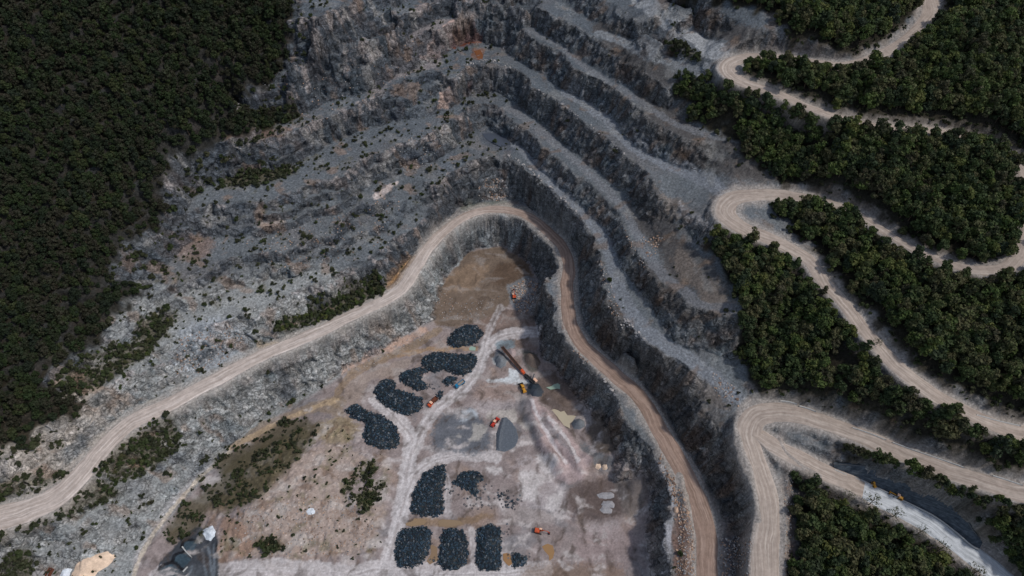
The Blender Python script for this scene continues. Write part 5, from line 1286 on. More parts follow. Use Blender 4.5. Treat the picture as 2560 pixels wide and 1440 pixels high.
# ----------------------------------------------------------------- used tyres
TP = [('topmost tyre heap', [(1118,849),(1120,865),(1140,870),(1165,867),(1191,861),(1202,845),(1211,836),(1203,823),(1187,814),(1167,811),(1151,818),(1133,830)], 2.6),
 ('long tyre heap above the blue truck', [(1054,895),(1073,886),(1097,880),(1122,883),(1144,886),(1164,886),(1182,883),(1193,892),(1191,910),(1178,930),(1156,941),(1137,935),(1110,926),(1082,933),(1054,917)], 2.8),
 ('tyre heap joining the two biggest heaps', [(999,935),(1019,926),(1054,918),(1073,930),(1050,939),(1057,953),(1070,961),(1068,970),(1043,980),(1021,966),(996,951)], 2.4),
 ('big tyre heap left of the orange truck', [(934,979),(943,962),(963,948),(981,951),(992,959),(989,970),(1010,979),(1036,986),(1055,995),(1059,1013),(1050,1027),(1021,1040),(1001,1038),(971,1020),(943,1000)], 3.0),
 ('hooked tyre heap beside the overgrown mound', [(860,1025),(890,1010),(925,1030),(960,1040),(990,1065),(1002,1100),(990,1120),(955,1125),(915,1115),(910,1090),(915,1060),(880,1045)], 3.0),
 ('small tyre heap behind the blue truck', [(1106,953),(1115,942),(1129,941),(1144,946),(1137,958),(1115,967)], 1.2),
 ('little tyre heap at the tail of the orange truck', [(1090,985),(1100,976),(1109,979),(1105,992),(1100,999),(1094,994)], 1.0),
 ('tall tyre heap left of the vehicle track', [(1085,1169),(1102,1160),(1114,1163),(1116,1182),(1114,1207),(1106,1227),(1110,1257),(1109,1282),(1085,1294),(1054,1292),(1028,1284),(1026,1265),(1033,1230),(1050,1198),(1060,1182)], 1.8),
 ('ragged tyre heap in the middle of the lower floor', [(1131,1211),(1143,1190),(1164,1177),(1189,1177),(1210,1188),(1208,1200),(1195,1211),(1197,1227),(1187,1243),(1170,1227),(1152,1221)], 1.3),
 ('square tyre heap, leftmost of the bottom row', [(1002,1325),(1035,1318),(1068,1317),(1081,1332),(1079,1357),(1070,1386),(1060,1405),(1031,1421),(991,1415),(984,1390),(989,1359)], 1.8),
 ('square tyre heap in the middle of the bottom row', [(1106,1323),(1137,1321),(1158,1325),(1168,1346),(1172,1386),(1166,1411),(1147,1427),(1110,1425),(1095,1409),(1097,1369),(1102,1340)], 1.9),
 ('long tyre heap, rightmost of the bottom row', [(1191,1323),(1222,1309),(1250,1319),(1254,1348),(1254,1411),(1245,1428),(1202,1427),(1189,1409),(1191,1369)], 2.1),
 ('small tyre heap in the lower right corner of the yard', [(1278,1378),(1292,1384),(1316,1391),(1318,1407),(1306,1417),(1283,1417)], 1.1),
 ('loose tyres right of the ragged heap', [(1240,1232),(1262,1238),(1288,1258),(1288,1276),(1268,1276),(1250,1262)], 0.5)]
rst = np.random.default_rng(99)
TX = []; TZ = []; TR = []; TH = []; core = []
for hi_, (lab, poly, top) in enumerate(TP):
    W = wpoly(poly, 8); P = np.array(W); lo = P.min(axis=0); hi = P.max(axis=0)
    area = (hi - lo).prod(); n = int(area * (2.0 if top > 0.6 else 0.35))
    q = rst.uniform(lo, hi, (n, 2)); wob = 1.0
    D = dist_in(q[:, 0] + wob * perlin(q[:, 0] / 2.5, q[:, 1] / 2.5), q[:, 1] + wob * perlin(q[:, 0] / 2.5 + 5, q[:, 1] / 2.5), W)
    k = D > -0.2; q = q[k]; D = np.maximum(D[k], 0)
    h = top * (1 - np.exp(-D / 1.6)) * (0.8 + 0.35 * fbm(q[:, 0], q[:, 1], None, 2, 5))
    TX.append(q); TZ.append(gz(q[:, 0], q[:, 1]) + h + rst.uniform(0.05, 0.28, len(q))); TH.append(np.full(len(q), hi_))
    if top > 0.6:    # buried mass of the heap
        cs = 0.8; xs = np.arange(lo[0] - 1, hi[0] + 1, cs); ys = np.arange(lo[1] - 1, hi[1] + 1, cs); XX, YY = np.meshgrid(xs, ys)
        DD = dist_in(XX + wob * perlin(XX / 2.5, YY / 2.5), YY + wob * perlin(XX / 2.5 + 5, YY / 2.5), W)
        ZZ = gz(XX, YY) + np.where(DD > 0.3, top * (1 - np.exp(-np.maximum(DD - 0.3, 0) / 1.6)) * (0.8 + 0.35 * fbm(XX, YY, None, 2, 5)) - 0.05, -0.5)
        ii = np.arange(XX.size).reshape(XX.shape); fq = np.stack([ii[:-1, :-1], ii[:-1, 1:], ii[1:, 1:], ii[1:, :-1]], -1)
        kk = (DD > -0.5)[:-1, :-1] & (DD > -0.5)[1:, 1:]
        core.append((np.column_stack([XX.ravel(), YY.ravel(), ZZ.ravel()]), fq[kk]))
# scattered single tyres on the open floor
for (u, v, n, sp) in [(1200,1235,26,22), (1300,1400,26,14), (1180,1260,14,20), (1280,1255,30,12), (1255,1240,14,10), (1262,1330,10,10), (1085,1400,8,8), (1130,1225,16,10), (1080,968,10,10)]:
    x, y, z = raycast(u + rst.normal(size=n) * sp, v + rst.normal(size=n) * sp * 0.7)
    TX.append(np.column_stack([x, y])); TZ.append(gz(x, y) + 0.12); TH.append(np.full(n, 99))
TXY = np.concatenate(TX); TZZ = np.concatenate(TZ); THH = np.concatenate(TH); nTy = len(TXY)
tyR = np.where(rst.uniform(0, 1, nTy) < 0.07, rst.uniform(0.62, 0.8, nTy), rst.uniform(0.40, 0.58, nTy))
tilt = np.where(THH == 99, 0.1, 0.55)
ang = np.column_stack([rst.normal(size=nTy) * tilt, rst.normal(size=nTy) * tilt, rst.uniform(0, 6.28, nTy)])
def torus(R, r, n=14, m=6):
    a = np.linspace(0, 2 * math.pi, n, endpoint=False); b = np.linspace(0, 2 * math.pi, m, endpoint=False)
    A_, B_ = np.meshgrid(a, b, indexing='ij')
    co = np.stack([(R + r * np.cos(B_)) * np.cos(A_), (R + r * np.cos(B_)) * np.sin(A_), 1.15 * r * np.sin(B_)], -1).reshape(-1, 3)
    ii = np.arange(n * m).reshape(n, m); fq = np.stack([ii, np.roll(ii, -1, 0), np.roll(np.roll(ii, -1, 0), -1, 1), np.roll(ii, -1, 1)], -1).reshape(-1, 4)
    return co, fq
def tyre_mat():
    m, nt, b = new_mat('worn tyre rubber'); oi = nt.nodes.new('ShaderNodeObjectInfo'); at = nt.nodes.new('ShaderNodeAttribute'); at.attribute_name = 'Col'
    nt.links.new(at.outputs['Color'], b.inputs['Base Color']); b.inputs['Roughness'].default_value = 0.55; b.inputs['Specular IOR Level'].default_value = 0.35; return m
M_OLDTYRE = tyre_mat()
def tyre_col(n):
    base = np.array([0.017, 0.034, 0.051])[None] * rst.uniform(0.5, 1.3, (n, 1)) * np.where(rst.uniform(0, 1, (n, 1)) < 0.28, 2.3, 1.0) + rst.uniform(0, 0.008, (n, 3))
    dusty = rst.uniform(0, 1, n) < 0.085
    base[dusty] = np.array([0.24, 0.26, 0.28]) * rst.uniform(0.5, 1.1, (dusty.sum(), 1))
    return base
tcol = tyre_col(nTy)
tu_, tv_, td_ = project(TXY[:, 0], TXY[:, 1], TZZ)
near_ = (tv_ < 1436) & (tv_ > 1140)
ordt = np.argsort(-np.where(near_, tyR / td_ + 0.0002 * (tcol[:, 0] > 0.1) + 0.00012 * (THH == 99), 0)); ts1 = np.zeros(nTy, bool); ts1[ordt[:290]] = True
tco, tfq = torus(1.0, 0.34)
tyre_meshes = []
for i in range(14):
    o = mesh_np('tyre', tco * 0.74, tfq, M_OLDTYRE, np.repeat(tcol[ordt[i * 20]][None], len(tco), 0), True); tyre_meshes.append((o.data, tcol[ordt[i * 20]])); bpy.data.objects.remove(o)
tm_c = np.array([c for _, c in tyre_meshes])
for i in np.where(ts1)[0]:
    j = int(np.argmin(np.abs(tm_c - tcol[i]).sum(axis=1)))
    o = bpy.data.objects.new('tyre', tyre_meshes[j][0]); COL.objects.link(o)
    o.location = (TXY[i, 0], TXY[i, 1], TZZ[i]); o.rotation_euler = ang[i]; o.scale = (tyR[i],) * 3
    h_ = int(THH[i]); pale = tm_c[j][0] > 0.1
    if h_ == 99: tag(o, 'worn tyre lying loose on the pit floor between the heaps', 'tyre', 'loose tyres on the pit floor')
    else: tag(o, ('dusty pale tyre' if pale else 'black worn tyre') + ' on the ' + TP[h_][0] + '', 'tyre', ('pale' if pale else 'black') + ' tyres on the ' + TP[h_][0])
R_ = np.where(~ts1)[0]
ca, sa = np.cos(ang[R_]), np.sin(ang[R_])
def rotm(a):
    cx_, cy_, cz_ = np.cos(a).T; sx_, sy_, sz_ = np.sin(a).T
    return np.stack([np.stack([cy_ * cz_, sx_ * sy_ * cz_ - cx_ * sz_, cx_ * sy_ * cz_ + sx_ * sz_], -1), np.stack([cy_ * sz_, sx_ * sy_ * sz_ + cx_ * cz_, cx_ * sy_ * sz_ - sx_ * cz_], -1), np.stack([-sy_, sx_ * cy_, cx_ * cy_], -1)], 1)
tco2, tfq2 = torus(0.74, 0.25, 11, 5)
RM = rotm(ang[R_])
CO_ = np.einsum('nij,kj->nki', RM, tco2) * tyR[R_][:, None, None] + np.column_stack([TXY[R_], TZZ[R_]])[:, None, :]
FQ_ = tfq2[None] + (np.arange(len(R_)) * len(tco2))[:, None, None]
allc = [CO_.reshape(-1, 3)]; allf = [FQ_.reshape(-1, 4)]; allk = [np.repeat(tcol[R_], len(tco2), 0)]; off = len(allc[0])
for c, f in core:
    allc.append(c); allf.append(f + off); allk.append(np.tile([0.012, 0.016, 0.019], (len(c), 1))); off += len(c)
tag(mesh_np('tyre_heaps', np.concatenate(allc), np.concatenate(allf), M_OLDTYRE, np.concatenate(allk), False), 'black heaps of thousands of used tyres on the pit floor', 'tyres', None, 'stuff')
print('tyres', nTy, 'boulders', len(BOUL), 'rubble', len(rp))
# ----------------------------------------------------------------- vegetation
def leaf_mat(name, cols, sc=0.35):
    m, nt, b = new_mat(name)
    oi = nt.nodes.new('ShaderNodeObjectInfo')
    tc = nt.nodes.new('ShaderNodeTexCoord')
    n = noise_node(nt, sc, 3, 0.6, tc.outputs['Object'])
    ad = nt.nodes.new('ShaderNodeMath'); ad.operation = 'MULTIPLY_ADD'
    nt.links.new(n.outputs['Fac'], ad.inputs[0]); ad.inputs[1].default_value = 0.7
    sb = nt.nodes.new('ShaderNodeMath'); sb.operation = 'MULTIPLY_ADD'; sb.inputs[1].default_value = 0.9; sb.inputs[2].default_value = -0.3
    nt.links.new(oi.outputs['Random'], sb.inputs[0]); nt.links.new(sb.outputs[0], ad.inputs[2])
    cr = nt.nodes.new('ShaderNodeValToRGB')
    cr.color_ramp.elements[0].position = 0.0; cr.color_ramp.elements[0].color = (*cols[0], 1)
    cr.color_ramp.elements[1].position = 1.0; cr.color_ramp.elements[1].color = (*cols[-1], 1)
    for i, c in enumerate(cols[1:-1]):
        e = cr.color_ramp.elements.new((i + 1) / (len(cols) - 1)); e.color = (*c, 1)
    nt.links.new(ad.outputs[0], cr.inputs[0]); nt.links.new(cr.outputs[0], b.inputs['Base Color'])
    b.inputs['Roughness'].default_value = 0.7; b.inputs['Specular IOR Level'].default_value = 0.15
    tr = nt.nodes.new('ShaderNodeBsdfTranslucent'); nt.links.new(cr.outputs[0], tr.inputs['Color'])
    ms = nt.nodes.new('ShaderNodeMixShader'); ms.inputs[0].default_value = 0.2
    out = nt.nodes['Material Output']
    nt.links.new(b.outputs[0], ms.inputs[1]); nt.links.new(tr.outputs[0], ms.inputs[2]); nt.links.new(ms.outputs[0], out.inputs['Surface'])
    return m

M_LEAF = leaf_mat('leaves', [(0.046, 0.060, 0.034), (0.056, 0.082, 0.030), (0.105, 0.098, 0.050), (0.066, 0.102, 0.030), (0.135, 0.138, 0.046)])
M_LEAFD = leaf_mat('dark leaves', [(0.040, 0.054, 0.034), (0.048, 0.070, 0.032), (0.080, 0.072, 0.044), (0.054, 0.084, 0.030), (0.100, 0.106, 0.042)])
M_LEAFL = leaf_mat('hillside leaves', [(0.022, 0.030, 0.020), (0.026, 0.038, 0.018), (0.044, 0.040, 0.028), (0.028, 0.046, 0.018), (0.054, 0.060, 0.026)])  # left wood's darker leaf copy, with that side's dimness in the colour
M_SCRUB = leaf_mat('scrub leaves', [(0.034, 0.042, 0.024), (0.052, 0.056, 0.032), (0.046, 0.064, 0.024), (0.075, 0.072, 0.045)], 0.8)
M_BARK = plain('bark', (92, 80, 68), 0.95, 0, 0.5, 0.1, 2.0, (60, 52, 46))

def quads(C, Nrm, S, rs):
    """square leaf clumps at C facing Nrm, size S"""
    n = len(C)
    Nrm = Nrm / (np.linalg.norm(Nrm, axis=1)[:, None] + 1e-9)
    r = rs.normal(size=(n, 3)); T = np.cross(Nrm, r); T /= np.linalg.norm(T, axis=1)[:, None] + 1e-9
    B = np.cross(Nrm, T)
    S = S[:, None]
    asp = rs.uniform(0.6, 1.0, (n, 1))
    co = np.stack([C - T * S - B * S * asp, C + T * S * 0.8 - B * S * asp * 0.9, C + T * S + B * S * asp, C - T * S * 0.7 + B * S * asp], 1)
    return co.reshape(-1, 3), np.arange(n * 4).reshape(n, 4)

def crown_geo(seed, h, R, nblob, nleaf, lo=0.35, s0=0.28, s1=0.62, flat=0.75):
    rs = np.random.default_rng(seed)
    bc = []; br = []
    for i in range(nblob):
        a = rs.uniform(0, 2 * math.pi); rr = R * 0.72 * math.sqrt(rs.uniform(0, 1)); zf = rs.uniform(lo, 0.92)
        wid = 1 - max(0, (zf - 0.6)) * 1.5
        bc.append((rr * wid * math.cos(a), rr * wid * math.sin(a), h * zf)); br.append(R * rs.uniform(0.26, 0.48) * (0.7 + 0.3 * wid))
    bc = np.array(bc); br = np.array(br)
    w = br ** 2 / (br ** 2).sum()
    k = rs.choice(nblob, nleaf, p=w)
    D = rs.normal(size=(nleaf, 3)); D[:, 2] = D[:, 2] + 0.35
    D /= np.linalg.norm(D, axis=1)[:, None]
    C = bc[k] + D * (br[k] * rs.uniform(0.55, 1.08, nleaf))[:, None] * np.array([1, 1, flat])
    return quads(C, D + 0.6 * rs.normal(size=(nleaf, 3)), rs.uniform(s0, s1, nleaf), rs), bc

def limb(pts, rad, seg=5):
    pts = np.asarray(pts, float); co = []; n = len(pts)
    for i in range(n):
        t = pts[min(i + 1, n - 1)] - pts[max(i - 1, 0)]; t /= np.linalg.norm(t) + 1e-9
        a = np.cross(t, [0.3, 0.9, 0.2]); a /= np.linalg.norm(a); b = np.cross(t, a)
        for j in range(seg):
            th = 2 * math.pi * j / seg
            co.append(pts[i] + rad[i] * (math.cos(th) * a + math.sin(th) * b))
    fq = [(i * seg + j, i * seg + (j + 1) % seg, (i + 1) * seg + (j + 1) % seg, (i + 1) * seg + j) for i in range(n - 1) for j in range(seg)]
    return np.array(co), np.array(fq)

def join(parts):
    co = []; fq = []; o = 0
    for c, f in parts:
        co.append(c); fq.append(f + o); o += len(c)
    return np.concatenate(co), np.concatenate(fq)

def trunk_geo(seed, h, targets, r0=0.16, reach=0.8):
    rs = np.random.default_rng(seed)
    top = np.array([rs.normal() * 0.25, rs.normal() * 0.25, h * 0.72])
    mid = top * 0.5 + np.array([rs.normal() * 0.12, rs.normal() * 0.12, 0])
    parts = [limb([(0, 0, -1.0), (0, 0, 0), mid, top], [r0 * 1.5, r0 * 1.15, r0 * 0.8, r0 * 0.3])]
    for tg in targets:
        f = rs.uniform(0.35, 0.85); st = mid * (1 - f) * 1 + top * f
        en = st + (np.asarray(tg) - st) * reach
        md = (st + en) / 2 + np.array([0, 0, -0.15])
        parts.append(limb([st, md, en], [r0 * 0.5, r0 * 0.32, r0 * 0.1], 4))
    return join(parts)

TREES = []     # (trunk mesh, crown mesh, height)
def proto_mesh(nm, geo, mat):
    o = mesh_np(nm, geo[0], geo[1], mat); me = o.data; bpy.data.objects.remove(o); return me
for i in range(9):
    h = [6.5, 7.5, 5.5, 8.0, 6.0, 7.0, 5.0, 8.5, 6.2][i]; R = [2.6, 2.9, 2.5, 2.7, 2.9, 2.3, 2.4, 2.5, 3.1][i]
    geo, bc = crown_geo(100 + i, h, R, 13 + i % 5, 800, 0.25, 0.15, 0.36)
    cm = proto_mesh('crown', geo, M_LEAF if i % 3 else M_LEAFD)
    tm = proto_mesh('trunk', trunk_geo(200 + i, h, bc[:5]), M_BARK)
    TREES.append((tm, cm, h))
for i in range(9):
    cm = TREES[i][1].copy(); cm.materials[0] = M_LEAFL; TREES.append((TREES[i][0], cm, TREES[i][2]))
# thin-crowned trees: many limbs, few leaves
SPARSE = []
for i in range(3):
    h = [9.5, 8.5, 10.5][i]
    rs = np.random.default_rng(400 + i)
    parts = []; tips = []
    top = np.array([0.5, 0.3, h * 0.8])
    parts.append(limb([(0, 0, -1), (0.1, 0, h * 0.3), (0.25, 0.1, h * 0.55), top], [0.26, 0.2, 0.14, 0.05]))
    for k in range(11):
        f = 0.3 + 0.65 * k / 11; st = np.array([0.3 * f, 0.15 * f, h * 0.8 * f]); a = k * 2.4 + rs.uniform(-0.4, 0.4); L = (1.15 - f) * h * 0.42 + 0.8
        en = st + np.array([math.cos(a) * L, math.sin(a) * L, L * rs.uniform(0.35, 0.8)])
        parts.append(limb([st, (st + en) / 2 + [0, 0, 0.15], en], [0.10, 0.07, 0.025], 4))
        for q in range(3):
            g = rs.uniform(0.45, 0.95); s2 = st + (en - st) * g; e2 = s2 + rs.normal(size=3) * 0.75 + [0, 0, 0.5]
            parts.append(limb([s2, (s2 + e2) / 2, e2], [0.045, 0.03, 0.012], 3) if False else limb([s2, (s2 + e2) / 2, e2], [0.045, 0.03, 0.012], 4)); tips.append(e2)
        tips.append(en)
    tips = np.array(tips)
    C = np.repeat(tips, 5, axis=0) + rs.normal(size=(len(tips) * 5, 3)) * 0.38
    cm = proto_mesh('crown', quads(C, rs.normal(size=C.shape) + [0, 0, 0.6], rs.uniform(0.12, 0.3, len(C)), rs), M_LEAF)
    tm = proto_mesh('trunk', join(parts), M_BARK)
    SPARSE.append((tm, cm, h))
SHRUBS = []
for i in range(6):
    geo, bc = crown_geo(300 + i, 1.5 + 0.25 * (i % 3), 1.15 + 0.15 * (i % 2), 5, 90, 0.2, 0.16, 0.38, 0.8)
    tw = trunk_geo(350 + i, 1.2, bc[:4], 0.05, 0.9)
    SHRUBS.append((proto_mesh('stem', tw, M_BARK), proto_mesh('foliage', geo, M_SCRUB), 1.6))

# ---- where the plants stand: jittered world grids, thinned by the ground masks
def scatter(M, cell, seed, thresh=0.5, dens=None, road=1.6):
    rs = np.random.default_rng(seed)
    xs = np.arange(X0 + 6, X1 - 6, cell); ys = np.arange(Y0 + 4, Y1 - 6, cell)
    XX, YY = np.meshgrid(xs, ys)
    XX = XX + rs.uniform(-0.46, 0.46, XX.shape) * cell; YY = YY + rs.uniform(-0.46, 0.46, YY.shape) * cell
    x = XX.ravel(); y = YY.ravel()
    m = bil(M, x, y) > thresh
    m &= bil(RD, x, y) > road
    if dens is not None: m &= rs.uniform(0, 1, len(x)) < bil(dens, x, y)
    x, y = x[m], y[m]; z = gz(x, y)
    u, v, d = project(x, y, z)
    k = (u > -330) & (u < 2890) & (v > -260) & (v < 1720)
    return x[k], y[k], z[k], u[k], v[k], d[k]

rsv = np.random.default_rng(5)
wall_poly = wpoly([(2075,1150),(2167,1160),(2229,1178),(2282,1198),(2327,1222),(2371,1245),(2407,1276),(2425,1318),(2480,1365),(2470,1385),(2330,1300),(2200,1240),(2080,1190)])
tx_, ty_, tz_, tu, tv, td = scatter(woodM, 3.6, 21, 0.45, None, 1.8)
edge = bil(blur(woodM.astype(float), 6), tx_, ty_)
ok = ~in_poly(tx_, ty_, wall_poly) & (rsv.uniform(0, 1, len(tx_)) < 0.75 + 0.3 * edge)
# natural gaps in the wood
ok &= fbm(tx_, ty_, None, 3, 28) > -0.42
strip_ = in_poly(tu, tv, WOOD[5])
rdt = bil(RD, tx_, ty_); uphill = tz_ > bil(RZ, tx_, ty_) + 0.5
ok &= ~(uphill & (rdt < 7.0) & (tu > 1000) & ~strip_)
ok &= ~((tv > 1225) & (tv > 1150 + (tu - 2000) * 0.3) & (rdt < 7.5) & (tu > 2050) & ~uphill & ~strip_)
tx_, ty_, tz_, tu, tv, td, edge = [a[ok] for a in (tx_, ty_, tz_, tu, tv, td, edge)]
# the planted-looking strip between the lower switchback and the dark wall
STRIP = [(2120,1122),(2230,1160),(2330,1197),(2450,1234),(2560,1270),(2640,1300),(2640,1440),(2570,1440),(2500,1390),(2452,1330),(2412,1268),(2345,1216),(2270,1178),(2170,1154)]
rq = np.random.default_rng(63); U = rq.uniform((2100, 1110), (2640, 1440), (4000, 2)); U = U[in_poly(U[:, 0], U[:, 1], STRIP)]
qx, qy, qz = raycast(U[:, 0], U[:, 1]); kp = []
for i in range(len(qx)):
    if bil(RD, qx[i], qy[i]) > 1.2 and all((qx[i] - qx[j]) ** 2 + (qy[i] - qy[j]) ** 2 > 5.0 for j in kp): kp.append(i)
qx, qy = qx[kp], qy[kp]; qz = gz(qx, qy); qu, qv, qd = project(qx, qy, qz)
tx_, ty_, tz_, tu, tv, td, edge = [np.concatenate([a, b]) for a, b in ((tx_, qx), (ty_, qy), (tz_, qz), (tu, qu), (tv, qv), (td, qd), (edge, np.full(len(qx), 0.5)))]
# green saplings of the thicket on the upper verge of the haul road and of the two thickets below it
for pl_, n_, dmin in ((BUSH[1], 2500, 5.0), (BUSH[3], 1500, 11.0), (BUSH[2], 1500, 14.0)):
    P_ = np.array(pl_, float); U = rq.uniform(P_.min(axis=0), P_.max(axis=0), (n_, 2)); U = U[in_poly(U[:, 0], U[:, 1], pl_)]
    ax_, ay_, az_ = raycast(U[:, 0], U[:, 1]); kp = []
    for i in range(len(ax_)):
        if bil(RD, ax_[i], ay_[i]) > 1.0 and all((ax_[i] - ax_[j]) ** 2 + (ay_[i] - ay_[j]) ** 2 > dmin for j in kp): kp.append(i)
    ax_, ay_ = ax_[kp], ay_[kp]; qx = np.concatenate([qx, ax_]); qy = np.concatenate([qy, ay_])
    az_ = gz(ax_, ay_); au, av, ad = project(ax_, ay_, az_)
    tx_, ty_, tz_, tu, tv, td, edge = [np.concatenate([a, b]) for a, b in ((tx_, ax_), (ty_, ay_), (tz_, az_), (tu, au), (tv, av), (td, ad), (edge, np.full(len(ax_), 0.3)))]
nT = len(tx_); inst = np.zeros(nT, bool); inst[-len(qx):] = True
leftw = tu < 1000
hcl = 0.5 + 0.5 * np.clip(fbm(tx_, ty_, None, 2, 35) + 0.3, 0, 1)
tsc = 1.32 * rsv.uniform(0.62, 1.15, nT) * np.where(leftw, 0.78, 1.02) * (0.65 + 0.5 * edge) * (0.75 + 0.45 * hcl) * np.where(rsv.uniform(0, 1, nT) < 0.1, 1.25, 1.0)
narrow = ((tu > 2040) & (tv > 1090) & (tv < 1300) & (tu < 2480) & (tv < 1190 + (tu - 2080) * 0.62))
tsc = np.where(inst, tsc * np.where(tu > 1000, 0.95, 0.62), np.where(narrow, tsc * 0.8, tsc))
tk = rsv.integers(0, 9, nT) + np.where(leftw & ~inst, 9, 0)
tr = rsv.uniform(0, 2 * math.pi, nT)

ZONES = [('thicket', lambda u, v: 680 < u < 970 and 670 < v < 840, 'bright green young tree in the thicket on the upper verge of the haul road'),
         ('below', lambda u, v: u < 460 and v > 1040 and v > 1225 - 0.42 * u, 'young green tree in the thicket below the left stretch of the haul road'),
         ('left', lambda u, v: u < 1000, 'dark leafy tree on the wooded slope left of the quarry benches'),
         ('top', lambda u, v: v < 150 and u < 2300, 'green leafy tree on the slope above the top switchback'),
         ('strip', lambda u, v: (v > 1080 + (u - 2060) * 0.33) & (v < 1180 + (u - 2100) * 0.52) & (u > 2040), 'small leafy tree on the strip between the gravel road and the dark retaining wall'),
         ('bottom', lambda u, v: (v > 1150) , 'leafy green tree in the wood below the white concrete road'),
         ('under', lambda u, v: v > np.interp(u, [1800, 1900, 2000, 2100, 2200, 2300, 2400, 2560], [560, 590, 632, 746, 870, 962, 1021, 1082]), 'leafy green tree on the slope below the middle switchback road'),
         ('loop', lambda u, v: v > np.interp(u, [1800, 1892, 2050, 2200, 2345, 2480, 2560], [500, 486, 502, 571, 648, 677, 620]), 'dark green tree inside the loop of the middle switchback road'),
         ('upper', lambda u, v: v > -999, 'dark green tree in the wood between the top and middle switchback roads')]
zone_of = []
for u, v in zip(tu, tv):
    for k, (nm, f, lab) in enumerate(ZONES):
        if f(u, v): zone_of.append(k); break
zone_of = np.array(zone_of)

def put_tree(x, y, z, s, r, proto, label, group, name='tree'):
    e = bpy.data.objects.new(name, None); COL.objects.link(e)
    e.empty_display_size = 0.5
    e.location = (x, y, z); e.rotation_euler = (0, 0, r); e.scale = (s, s, s)
    tag(e, label, 'tree', group)
    for nm, me in (('trunk', proto[0]), ('crown', proto[1])):
        c = bpy.data.objects.new(nm, me); COL.objects.link(c); c.parent = e
    return e

inframe = (tu > 8) & (tu < 2552) & (tv > 25) & (tv < 1436)
size_px = tsc * np.array([TREES[k][2] for k in tk]) / td
order = np.argsort(-np.where(inframe, size_px, 0))
single = np.zeros(nT, bool); single[order[:288]] = True
for i in np.where(single)[0]:
    put_tree(tx_[i], ty_[i], tz_[i] - 0.2, tsc[i], tr[i], TREES[tk[i]], ZONES[zone_of[i]][2], 'trees of the ' + ['thicket above the haul road', 'thicket below the haul road', 'left slope', 'top slope', 'strip above the retaining wall', 'wood below the white road', 'slope below the middle road', 'middle road loop', 'upper right wood'][zone_of[i]])

def stuff_instances(name, pts, kinds, rots, scls, protos, label, cat):
    """one object: points that carry copies of the given plants by geometry nodes"""
    pc = bpy.data.collections.new(name + '_kinds')
    for i, (a, b, h) in enumerate(protos):
        if b is None: me = a
        else:
            bm = bmesh.new(); bm.from_mesh(a); n0 = len(bm.faces); bm.from_mesh(b)
            bm.faces.ensure_lookup_table()
            for f in bm.faces[n0:]: f.material_index = 1
            me = bpy.data.meshes.new(name + '_kind'); bm.to_mesh(me); bm.free()
            me.materials.append(a.materials[0]); me.materials.append(b.materials[0])
        o = bpy.data.objects.new('%s_kind_%02d' % (name, i), me); pc.objects.link(o)
    me = bpy.data.meshes.new(name); n = len(pts)
    me.vertices.add(n); me.vertices.foreach_set('co', np.asarray(pts, np.float32).ravel())
    a = me.attributes.new('kind_index', 'INT', 'POINT'); a.data.foreach_set('value', np.asarray(kinds, np.int32))
    a = me.attributes.new('turn', 'FLOAT_VECTOR', 'POINT'); rv = np.zeros((n, 3), np.float32); rv[:, 2] = rots; a.data.foreach_set('vector', rv.ravel())
    a = me.attributes.new('grow', 'FLOAT', 'POINT'); a.data.foreach_set('value', np.asarray(scls, np.float32))
    o = bpy.data.objects.new(name, me); COL.objects.link(o)
    ng = bpy.data.node_groups.new(name, 'GeometryNodeTree')
    ng.interface.new_socket('Geometry', in_out='INPUT', socket_type='NodeSocketGeometry'); ng.interface.new_socket('Geometry', in_out='OUTPUT', socket_type='NodeSocketGeometry')
    N = ng.nodes; gi = N.new('NodeGroupInput'); go = N.new('NodeGroupOutput')
    ci = N.new('GeometryNodeCollectionInfo'); ci.inputs['Collection'].default_value = pc; ci.inputs['Separate Children'].default_value = True; ci.inputs['Reset Children'].default_value = True
    ip = N.new('GeometryNodeInstanceOnPoints'); ip.inputs['Pick Instance'].default_value = True
    def attr(nm, ty):
        q = N.new('GeometryNodeInputNamedAttribute'); q.data_type = ty; q.inputs['Name'].default_value = nm; return q.outputs['Attribute']
    ng.links.new(gi.outputs[0], ip.inputs['Points']); ng.links.new(ci.outputs[0], ip.inputs['Instance'])
    ng.links.new(attr('kind_index', 'INT'), ip.inputs['Instance Index'])
    er = N.new('FunctionNodeEulerToRotation'); ng.links.new(attr('turn', 'FLOAT_VECTOR'), er.inputs[0]); ng.links.new(er.outputs[0], ip.inputs['Rotation'])
    ng.links.new(attr('grow', 'FLOAT'), ip.inputs['Scale']); ng.links.new(ip.outputs[0], go.inputs[0])
    md = o.modifiers.new('plants', 'NODES'); md.node_group = ng
    tag(o, label, cat, None, 'stuff')
    return o

r_ = ~single
stuff_instances('forest', np.column_stack([tx_, ty_, tz_ - 0.2])[r_], tk[r_], tr[r_], tsc[r_], TREES, 'dense mixed wood covering the hillsides round the quarry', 'forest')

